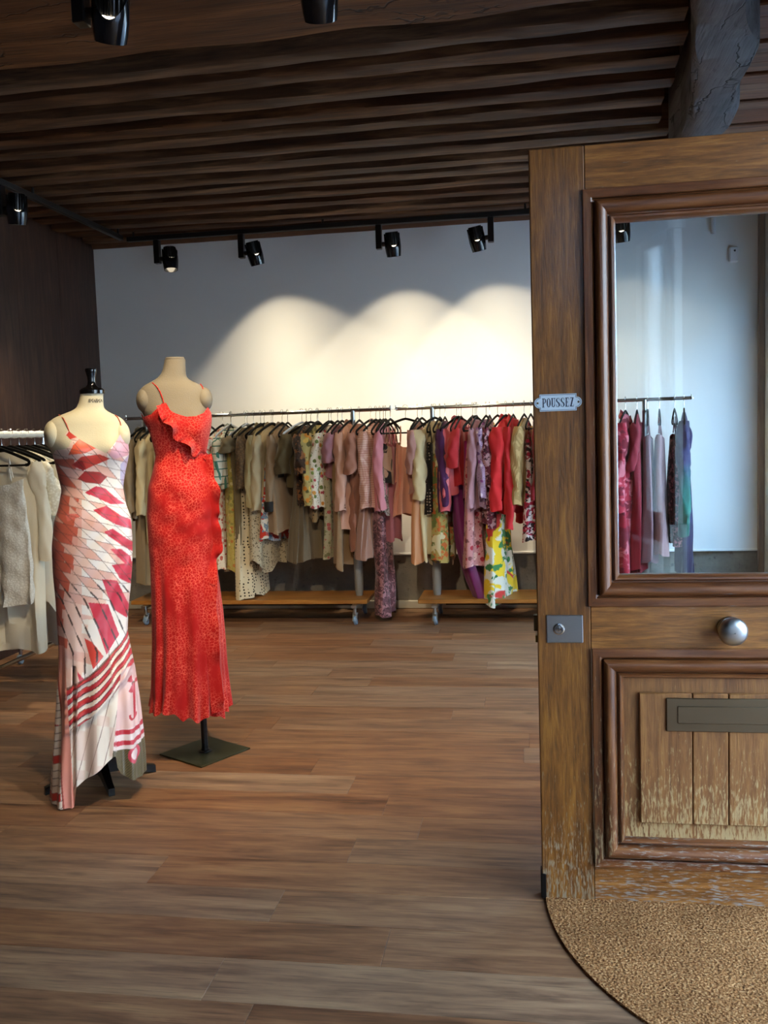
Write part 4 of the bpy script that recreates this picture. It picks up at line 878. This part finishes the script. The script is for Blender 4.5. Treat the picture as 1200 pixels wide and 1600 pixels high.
def red_chiffon():
    m, nt, b = newmat('red_leopard_chiffon'); v = coords(nt); wp = noise(nt, v, 14, 3, .5, 0, 'Color')
    vv = nd(nt, 'VectorMath', {'operation': 'ADD'}, {0: v, 1: nd(nt, 'VectorMath', {'operation': 'SCALE'}, {0: wp, 'Scale': .03}).outputs[0]}).outputs[0]
    e = voro(nt, vv, 80, 'DISTANCE_TO_EDGE'); blot = noise(nt, coords(nt, (1, 1, .55)), 7.5, 4, .55); fine = noise(nt, v, 110, 2)
    line = ramp(nt, mth(nt, 'ADD', e, mth(nt, 'MULTIPLY', mth(nt, 'SUBTRACT', fine, .5), .10)), [(.035, gray(1)), (.095, gray(0))])
    msk = ramp(nt, blot, [(.40, gray(0)), (.55, gray(1))])
    base = mixc(nt, ramp(nt, blot, [(.3, gray(0)), (.7, gray(1))]), lin('9c0504'), lin('b80e09'))
    col = mixc(nt, mth(nt, 'MULTIPLY', mth(nt, 'MULTIPLY', line, msk), .6), base, lin('ea6a55'))
    nt.links.new(col, b.inputs['Base Color']); b.inputs['Roughness'].default_value = .75; b.inputs['Sheen Weight'].default_value = .1; b.inputs['Specular IOR Level'].default_value = .25
    bump(nt, b, noise(nt, v, 300, 2), .15, .001); return m
M_RED = red_chiffon()
rowsD = [(630, 219, 328, .62, 0), (645, 220, 330, .62, 0), (655, 223, 331.5, .64, 0), (670, 232, 330, .67, 0), (690, 238, 326, .69, 0), (712, 243, 322, .72, 0), (735, 238, 328, .72, 0), (760, 231, 337, .72, 0), (800, 229, 339, .72, 0), (840, 231, 339, .72, 0), (880, 234, 338, .72, 0), (920, 236, 343, .74, .01), (960, 237, 348, .76, .01), (1000, 238, 351, .78, .01), (1040, 237, 353, .8, .01), (1080, 236, 357, .82, .01), (1100, 233, 359, .82, .01), (1125, 231, 361, .82, .01)]
tD = fr.table(rowsD)
rd = tag(empty('dress', (B2[0], B2[1], 0)), 'long red leopard chiffon dress with ruffles on the linen mannequin', 'dress')
def edge_fn(fig, tab, pts, zguess, back_y):
    """front edge given as outline points; returns z for every angle"""
    T_, Z_ = [], []
    for x, y in pts:
        hh, zz = fig.hz(x, y); c = np.interp(zz, tab[0], tab[1]); a = np.interp(zz, tab[0], tab[2])
        T_.append(math.acos(max(-1, min(1, (hh-c)/a)))); Z_.append(zz)
    o = np.argsort(T_); T_ = np.array(T_)[o]; Z_ = np.array(Z_)[o]; zbk = fig.hz(300 if fig is fr else 150, back_y)[1]
    def f(th):
        th = np.mod(th, 2*PI); front = np.interp(th, T_, Z_); s = np.clip((th-PI)/PI, 0, 1)
        w_ = np.minimum(1, np.minimum(th-PI, 2*PI-th)/.5); ends = np.where(s < .5, Z_[-1], Z_[0])
        return np.where(th <= PI, front, ends*(1-w_)+zbk*w_)
    return f
topf = edge_fn(fr, tD, [(221, 645), (226, 652), (238, 648), (250, 637), (256, 630), (262, 638), (275, 647), (290, 652), (305, 651), (317, 646), (324, 636), (329, 644)], 1.5, 658)
hemf = edge_fn(fr, tD, [(233, 1104), (242, 1109), (258, 1101), (275, 1103), (288, 1111), (300, 1108), (315, 1112), (328, 1104), (336, 1108), (348, 1110), (360, 1100)], .2, 1100)
NTH, NR = 220, 260
th = np.linspace(0, 2*PI, NTH+1)[:-1]; tt = np.linspace(0, 1, NR)[:, None]
zt, zh_ = topf(th)[None], hemf(th)[None]+.006*np.sin(th*17)[None]
Z2 = zt*(1-tt)+zh_*tt; T2 = np.broadcast_to(th[None], Z2.shape)
h, d, z = fr.at(tD, T2, Z2, .0, bustR)
w_ = np.clip((1.02-Z2)/.85, 0, 1)**1.3
fold = w_*(.014*np.sin(T2*9+2.2*np.sin(Z2*2.3)+.4)+.010*np.sin(T2*17+1.1+Z2*2)) + np.clip((.32-Z2)/.14, 0, 1)*.012*np.sin(T2*23)
drape = .0016*np.sin((h*1.0+Z2*1.2)*38)*np.exp(-((Z2-1.15)/.28)**2) + .0006*np.sin((h*.7-Z2*1.5)*60+1)*np.exp(-((Z2-1.05)/.3)**2)
h = h+np.cos(T2)*fold*.5; d = d+np.sin(T2)*(fold+drape)+drape*(np.sin(T2) > 0)
grid_mesh('dress_body', fr.world(h, d, z), M_RED, rd)
def surf(fig, tab, x, y, lift=.004, bust=None):
    hh, zz = fig.hz(x, y)
    for _ in range(2):
        c = np.interp(zz, tab[0], tab[1]); a = np.interp(zz, tab[0], tab[2]); t_ = math.acos(max(-1, min(1, (hh-c)/a)))
        hq, dq, zq = fig.at(tab, np.array(t_), np.array(zz), 0, bust); hh, zz = fig.hz(x, y, float(dq))
    return np.array([hh*1.0, float(dq)+lift, zz])
def ruffle_strip(name, fig, tab, pts, width, amp, freq, mat, parent, bust=None, lift=.006, sidev=(1, 0), n=140):
    P_ = np.array([surf(fig, tab, x, y, lift, bust) for x, y in pts]); s = np.r_[0, np.cumsum(np.linalg.norm(np.diff(P_, axis=0), axis=1))]
    si = np.linspace(0, s[-1], n); C = np.stack([np.interp(si, s, P_[:, i]) for i in range(3)], -1)
    ker = np.hanning(9); ker /= ker.sum(); C = np.stack([np.convolve(np.pad(C[:, i], 4, 'edge'), ker, 'valid') for i in range(3)], -1)
    rows = []
    tang = np.gradient(C, axis=0); tang /= np.linalg.norm(tang, axis=1)[:, None]
    lat = np.stack([-tang[:, 2], 0*si, tang[:, 0]], -1)*sidev[0]
    for j in range(7):
        q = j/6-.25; wv = np.sin(si*freq+1.3*np.sin(si*11))+.5*np.sin(si*freq*1.9+2)
        Q = C+lat*(q*width)[None] if np.ndim(q) else C+lat*(q*width)
        Q = Q.copy(); Q[:, 1] += amp*max(0, q)*1.3*(wv+.9)+.004; Q[:, 2] += amp*.6*max(0, q)*np.cos(si*freq+.5); Q[:, 0] += amp*.5*max(0, q)*wv
        rows.append(fig.world(Q[:, 0], Q[:, 1], Q[:, 2]))
    return grid_mesh(name, np.array(rows), mat, parent, close=False)
ruffle_strip('ruffle', fr, tD, [(255, 631), (262, 643), (272, 657), (285, 674), (300, 690), (313, 703), (326, 714)], .050, .022, 62, M_RED, rd, bustR, sidev=(-1, 0))
ruffle_strip('ruffle', fr, tD, [(318, 712), (323, 735), (329, 760), (332, 790), (333, 820), (335, 850), (330, 880), (324, 910)], .040, .015, 40, M_RED, rd, None, sidev=(1, 0))
ruffle_strip('ruffle', fr, tD, [(324, 900), (323, 940), (325, 980), (327, 1020), (331, 1060), (334, 1100), (336, 1114)], .055, .008, 30, M_RED, rd, None, sidev=(1, 0))
for pts in ([(257, 633), (254, 622), (250, 612), (245, 604), (238, 598)], [(324, 638), (322, 626), (319, 613), (316, 604), (313, 600)]):
    Pq = [surf(fr, tM, x, y, .004) for x, y in pts]; MB().tube([fr.world(p[0], p[1], p[2]) for p in Pq], .0022, 6).build('strap', M_RED, rd)
# little pointed tail of the lining below the hem
p0 = surf(fr, tD, 322, 1100, .0); MB().loft([[fr.world(p0[0]+dx, -.02+dy, p0[2]+dz) for dx, dy in ((-.014*k_, 0), (.0, .008*k_), (.016*k_, 0), (.0, -.008*k_))] for k_, dz in ((1, .03), (1.1, -.02), (.8, -.05), (.15, -.068))]).build('lining_tip', M_RED, rd)

# ---------------------------------------------------------------- patterned dress, cream bust
B1 = (-1.74, 3.41); fp = Figure(B1)
cream_m = plain('cream_cloth_bust', 'cbbfa0', .85, 0, .2, 260, .15, .05, 8)
rowsC = [(615, 124, 163, .95, 0), (628, 121.5, 163, .92, 0), (638, 117, 164, .85, 0), (643, 106, 169, .7, 0), (648, 91, 178, .58, 0), (653, 80, 189, .53, 0), (660, 73, 197, .52, 0), (672, 70, 200, .54, 0), (688, 71.5, 201, .58, 0), (705, 78, 201.5, .62, 0), (720, 85, 200, .65, 0), (740, 91, 196, .67, 0), (764, 97, 192, .70, 0), (790, 91, 197, .72, 0), (815, 84, 205, .72, 0), (850, 82, 206, .72, 0), (890, 85, 204, .7, 0)]
tC = fp.table(rowsC); zb = fp.hz(150, 702)[1]
bustC = [(R(55), zb, .032, .42, .055), (R(112), zb, .032, .42, .055)]
mc_ = tag(empty('mannequin', (B1[0], B1[1], 0)), 'cream tailor mannequin with black turned neck finial, wearing the patterned dress', 'mannequin')
th = np.linspace(0, 2*PI, 65)[:-1]; TH, ZZ = np.meshgrid(th, np.linspace(tC[0][-1], tC[0][0], 120))
h, d, z = fp.at(tC, TH, ZZ, np.interp(ZZ, [1.28, 1.36], [-.018, -.004]), bustC); grid_mesh('torso', fp.world(h, d, z+0*h), cream_m, mc_)
for sx, sy in ((76, 680), (196.5, 680)):
    hh, z0 = fp.hz(sx, sy); a_, b_ = np.meshgrid(np.linspace(0, 2*PI, 25)[:-1], np.linspace(0, PI, 13)); sgn = -1 if sx < 130 else 1
    grid_mesh('arm_stump', fp.world(hh+.036*np.sin(b_)*np.cos(a_)-sgn*.018, .068*np.sin(b_)*np.sin(a_), z0+.058*np.cos(b_)), cream_m, mc_)
M_LACQ = plain('black_lacquer', '08080a', .12, 0, .6)
fc, fz = fp.hz(144, 614)
sc_ = abs(fp.hz(154, 590)[0]-fp.hz(144, 590)[0])/10
MB().lathe([(.0, -.004), (19.6*sc_, -.004), (19.8*sc_, 4*sc_), (17*sc_, 7*sc_), (10*sc_, 9.5*sc_), (7*sc_, 13*sc_), (6.0*sc_, 19*sc_), (6.6*sc_, 26*sc_), (8.6*sc_, 34*sc_), (9.3*sc_, 37*sc_), (8.6*sc_, 39.5*sc_), (3*sc_, 40.5*sc_), (.0, 40.6*sc_)], 28, Matrix.Translation(tuple(fp.world(fc, 0, fz)))).build('neck_finial', M_LACQ, mc_)
# printed maker's stamp on the neck: a line of small script strokes
stp = MB(); inkm = plain('blue_black_ink', '2a3550', .7)
def neckpt(x, y): p = surf(fp, tC, x, y, .0); p[1] -= .0022; return fp.world(*p)
rg = np.random.RandomState(3)
xs = 138.0
for k in range(8):
    ptsn = [(xs+dx, 626+dy) for dx, dy in (((0, 3), (1.2, -3), (2.2, 3)), ((0, -3), (.4, 3), (2.2, -2)), ((2, -3), (.2, 0), (2, 3)), ((0, 2), (1.2, -2), (2.4, 2)))[k % 4]]
    stp.tube([neckpt(x, y+.25*(k-4)*.1) for x, y in ptsn], .0011, 4); xs += 2.75
stp.build('maker_stamp', inkm, mc_)
MB().tube([(0, 0, .05), (0, 0, .85)], .017, 14).build('pole', M_BLKPOLE, mc_)
Fv = np.array([-1.633, 3.278])-np.array(B1); ang0 = math.atan2(Fv[1], Fv[0])
for k in range(4):
    a = ang0+PI/2*k; L_ = .17 if k == 0 else .22; rings = []
    for q, hw2, zt_, zb2 in ((0, .020, .115, .045), (.35, .017, .085, .040), (.8, .013, .042, .010), (1.0, .012, .030, .0005)):
        cx, cy = L_*q*math.cos(a), L_*q*math.sin(a); nx, ny = -math.sin(a)*hw2, math.cos(a)*hw2
        rings.append([(cx-nx, cy-ny, zb2), (cx+nx, cy+ny, zb2), (cx+nx, cy+ny, zt_), (cx-nx, cy-ny, zt_)])
    MB().loft(rings).build('leg', M_BLKPOLE, mc_)

rowsP = [(665, 74, 200, .56, 0), (680, 75, 201, .58, 0), (700, 79, 202, .63, 0), (715, 84, 201.5, .66, 0), (740, 90, 196, .68, 0), (764, 96, 192.5, .71, 0), (790, 91, 197, .73, 0), (812, 84, 205, .73, 0), (850, 80.5, 207.5, .73, 0), (890, 82, 207, .73, .005), (930, 86, 203.5, .74, .01), (960, 88, 200.5, .75, .02), (990, 90, 199.5, .76, .03), (1020, 91.5, 205, .78, .04), (1050, 90, 211, .8, .055), (1100, 87, 218, .82, .075), (1150, 84, 223, .84, .095), (1190, 81.5, 226, .85, .115), (1225, 79.5, 227, .85, .125), (1248, 79, 228, .85, .13)]
tP = fp.table(rowsP)
# the print, laid out in a flat cloth chart (units: one chart unit = one step across the cloth)
POLYS = []     # (colour, points)
RED, CRIM, ORG, DEEP = 'c8382c', 'c2223f', 'd9542f', '9c1a1c'
def z3(pts): return [(x/4.446, 540+y/4.446) for x, y in pts]
def z4(pts): return [(x/4.2125, 880+y/4.2125) for x, y in pts]
for c, p in ((RED, z3([(485, 590), (545, 632), (470, 655), (450, 640)])), (ORG, z3([(510, 690), (560, 640), (660, 712), (590, 745), (480, 752)])), (RED, z3([(500, 822), (570, 765), (680, 755), (755, 787), (640, 832), (580, 862)])),
    (DEEP, z3([(505, 815), (570, 790), (600, 850), (580, 862)])), (DEEP, z3([(540, 917), (590, 865), (680, 875), (735, 910), (690, 957), (600, 945)])), (CRIM, z3([(590, 1012), (660, 970), (722, 990), (800, 1060), (865, 1107), (760, 1100), (650, 1042)])),
    (CRIM, z3([(640, 1130), (730, 1108), (830, 1180), (905, 1218), (918, 1288), (800, 1242), (700, 1182)])), (CRIM, z3([(710, 1282), (770, 1264), (870, 1340), (925, 1380), (928, 1448), (830, 1382), (740, 1312)])),
    (CRIM, z3([(750, 1400), (830, 1408), (900, 1470), (925, 1570), (850, 1505)])), (CRIM, z3([(762, 1508), (850, 1530), (925, 1612), (925, 1680), (820, 1610)])), ('d8a3b0', z3([(740, 760), (850, 590), (895, 700), (890, 770), (790, 790)])), ('b9b4cf', z3([(830, 830), (895, 765), (895, 880), (860, 1010), (830, 940)])),
    ('d86a5e', z3([(455, 1150), (540, 1150), (560, 1170), (470, 1200)])),
    (CRIM, z4([(730, 0), (875, 0), (868, 130), (800, 85)])), (CRIM, z4([(660, 85), (760, 105), (850, 290), (835, 370), (750, 300), (700, 200)])), (CRIM, z4([(580, 228), (700, 250), (775, 460), (690, 572), (640, 420)])), (RED, z4([(555, 455), (600, 482), (672, 580), (610, 652)])), (CRIM, z4([(505, 650), (560, 720), (530, 735)]))):
    POLYS.append((c, p))
def inside(px, py, poly):
    r_ = np.zeros(px.shape, bool); n = len(poly)
    for i in range(n):
        x1, y1 = poly[i]; x2, y2 = poly[(i+1) % n]
        if y1 == y2: continue
        cnd = ((y1 > py) != (y2 > py)) & (px < (x2-x1)*(py-y1)/(y2-y1)+x1); r_ ^= cnd
    return r_
def print_col(u, v):
    """u across, v down the cloth"""
    col = np.zeros(u.shape+(4,)); col[...] = lin('e4c3b6')
    def put(mask, c, k=1.0): 
        c = np.array(lin(c)); kk = (mask*k)[..., None] if mask.dtype != bool else (mask.astype(float)*k)[..., None]; col[...] = col*(1-kk)+c*kk
    lf = np.interp(v, [720, 770, 850, 930, 1000, 1020], [112, 122, 112, 100, 96, 94])        # edge of the orange side
    A = (v-.26*(u-130)-5*np.sin(u*.035)+.0022*(u-140)**2)/14.5; B_ = (u-np.interp(v, [690, 780, 860, 930, 1010], [-95, -20, 60, 115, 150]))/17.5
    cell = np.floor(A)*7.3+np.floor(B_)*3.1; rnd_ = np.mod(np.sin(cell*12.9898)*43758.5, 1)
    put(np.clip((lf+22-u)/26+.5*(rnd_-.5), 0, 1)*(v > 730), 'dd9c86', .75)
    put(((u < lf+26*(rnd_-.5)) & (v > 715) & (v < 1010) & (np.mod(rnd_*7.7, 1) > .22)), 'c24a2c', .9)
    put((u > 128) & (v > 690) & (v < 1060) & (rnd_ > .42+.006*(150-u)), 'ece6e2'); put((rnd_ < .2) & (v < 1060) & (u > lf), 'd9a293', .7); put((rnd_ > .82) & (v > 700) & (v < 960) & (u < 165) & (u > lf), 'dba79a', .8)
    for c, p in POLYS: put(inside(u, v, p), c)
    # lattice of fine dark lines
    l1 = np.abs(A-np.round(A))*14.5; l2 = np.abs(B_-np.round(B_))*17.5
    put((l1 < .55) & (v < 935), '6a3a2e', .7); put((l2 < .6) & (v > 690) & (v < 1065), '4a2a22', .75)
    put((l2 < 1.5) & (v > 905) & (v < 1060) & (np.mod(v+u, 46) < 24), '2a1512', .9)
    # sash
    sv = v-np.interp(u, [100, 107, 140, 165, 190, 203], [1064, 1062, 1045, 1022, 1000, 985]); sash = (sv > 0) & (sv < 62) & (u > 100)
    stripe = np.mod((sv+2.5*np.sin(u*.11))/15.5, 1)
    put(sash, 'e6d8cd'); put(sash & (stripe < .46), 'b91f2b'); put(sash & (np.abs(stripe-.5) < .045), '3a1a17'); put(sash & (stripe > .93), '6a2a24')
    put((np.abs(sv) < 1.6) & (u > 102), '4a1d1a', .8)
    # cream panel below the sash
    low = (sv >= 62) & (u > 104) & (u < 186); put(low, 'ddcfc0'); dl = np.abs(np.mod((u-.55*(1200-v)*.5)/17+.5, 1)-.5)*17; put(low & (dl < .7), '6b4031', .8); put(low & (rnd_ > .7), 'cfa798', .5)
    # right tail
    rt = (u > 186-.12*(v-1050)) & (sv > 30) & (v > 1040); put(rt, 'dfb9b4')
    ang = np.arctan2(v-1068, u-207); rr = np.hypot(v-1068, u-207); put(rt & (rr < 13) & (np.cos(ang*3.0+.4) > .25), 'b5202e'); put(rt & (rr < 3), '6b3a24')
    put(rt & (np.abs(u-208-.02*(v-1080)) < 2) & (v > 1068) & (v < 1118), 'b5202e'); put(rt & (np.abs(np.hypot(u-205, v-1114)-6) < 1.6) & (v > 1112), 'b5202e')
    e = v-(1136-.0045*(u-200)**2); put(rt & (e > -4) & (e < 26), 'e6d6d6'); put(rt & (e > -3) & (e < 4), 'b91f35'); put(rt & (e > 13) & (e < 20), 'b91f35')
    put(rt & (e >= 26), '5d5230'); put(rt & (e >= 26) & (np.mod(u+v, 4) < 1.2), '2e2a1a'); put(rt & (e >= 26) & (np.hypot((u-207)*1.2, v-1172) < 13), 'c23a50'); put(rt & (e >= 26) & (np.hypot((u-207)*1.2, v-1172) < 8), 'e6cfd0')
    # left tail
    lt = (u < 118-.14*(1250-v)*.5) & (v > 1000); put(lt, 'e6d5c4'); put(lt & (u > 101-.05*(1240-v)) , 'd98a78'); put(lt & (np.abs(u-(101-.05*(1240-v))) < .9), '9c3a2c')
    ll = np.abs(np.mod((v+.5*u)/11+.5, 1)-.5)*11; put(lt & (ll < .7) & (u < 101-.05*(1240-v)), '4a2a22', .85); put(lt & (np.mod((v+.5*u)/11, 5) < 1.0) & (v > 1120) & (u < 98), 'c8342a')
    return col
def printed_silk():
    m, nt, b = newmat('printed_silk_satin'); a = nd(nt, 'VertexColor', {'layer_name': 'print'}).outputs[0]; v = coords(nt)
    n = noise(nt, v, 40, 3); nt.links.new(mixc(nt, mth(nt, 'MULTIPLY', n, .05), a, lin('e0b8ac')), b.inputs['Base Color'])
    b.inputs['Roughness'].default_value = .42; b.inputs['Sheen Weight'].default_value = .1; bump(nt, b, noise(nt, v, 260, 2), .06, .001); return m
M_SILK = printed_silk()
pdress = tag(empty('dress', (B1[0], B1[1], 0)), 'long silk dress with red, pink and white angular print on the cream mannequin', 'dress')
topp = edge_fn(fp, tP, [(80, 712), (86, 706), (96, 690), (108, 673), (128, 688), (146, 699), (163, 708), (176, 694), (190, 671), (197, 684), (201, 702)], 1.4, 730)
hemp = edge_fn(fp, tP, [(79.5, 1236), (90, 1243), (104, 1244), (114, 1237), (118, 1226), (121, 1196), (135, 1184), (155, 1168), (172, 1154), (176, 1152), (179, 1168), (185, 1178), (200, 1187), (214, 1189), (226, 1187)], .1, 1204)
NTH, NR = 420, 460
th = np.concatenate([np.linspace(0, PI, 300, endpoint=False), np.linspace(PI, 2*PI, 120, endpoint=False)]); tt = np.linspace(0, 1, NR)[:, None]
Z2 = topp(th)[None]*(1-tt)+hemp(th)[None]*tt; Z2 = np.maximum(Z2, .006); T2 = np.broadcast_to(th[None], Z2.shape)
h, d, z = fp.at(tP, T2, Z2, .0, bustC)
# cloth chart coordinates: front of the dress is charted flat, the back is its mirror
zz_, cc_, aa_, _, _ = tP
_u0 = {}
ys_ = np.array([r_[0] for r_ in rowsP], float); zsr = np.array([(fp.hz((r_[1]+r_[2])/2, r_[0], r_[4])[1]) for r_ in rowsP]); xm = np.array([(r_[1]+r_[2])/2 for r_ in rowsP]); xh = np.array([(r_[2]-r_[1])/2 for r_ in rowsP])
o_ = np.argsort(zsr); V = np.interp(Z2, zsr[o_], ys_[o_]); mid = np.interp(V, ys_, xm); half = np.interp(V, ys_, xh)
U = mid+half*np.cos(T2)
colr = print_col(U, V)
w_ = np.clip((.75-Z2)/.7, 0, 1)**1.2
fold = w_*(.012*np.sin(T2*8+1.5*np.sin(Z2*3)+1.0)+.010*np.sin(T2*15+2.1))
drape = .0035*np.sin((h*1.3-Z2*.9)*60)*np.exp(-((Z2-.95)/.25)**2)+.005*np.sin((h*1.0-Z2*1.1)*42+1)*np.exp(-((Z2-.45)/.18)**2)
sv = V-np.interp(U, [100, 107, 140, 165, 190, 203], [1064, 1062, 1045, 1022, 1000, 985])
step = np.clip(sv/3, 0, 1)*np.clip((70-sv)/10, 0, 1)*(U > 102)*(np.sin(T2) > 0)
d = d+np.sin(T2)*fold+(drape+step*(.010+.004*np.sin(sv*.42+U*.05)))*(np.sin(T2) > 0); h = h+np.cos(T2)*fold*.4
tail = np.exp(-((U-116)/2.2)**2)*(V > 1030)*(np.sin(T2) > 0); d = d-.02*tail
grid_mesh('dress_body', fp.world(h, d, z), M_SILK, pdress, col=colr)
M_STRP = plain('rust_strap', 'b5523c', .6)
for pts in ([(108, 674), (104, 663), (99, 654), (92, 648)], [(190, 672), (188, 660), (184, 652), (180, 648.5)]):
    MB().tube([fp.world(*surf(fp, tC, x, y, .003)) for x, y in pts], .0022, 6).build('strap', M_STRP, pdress)
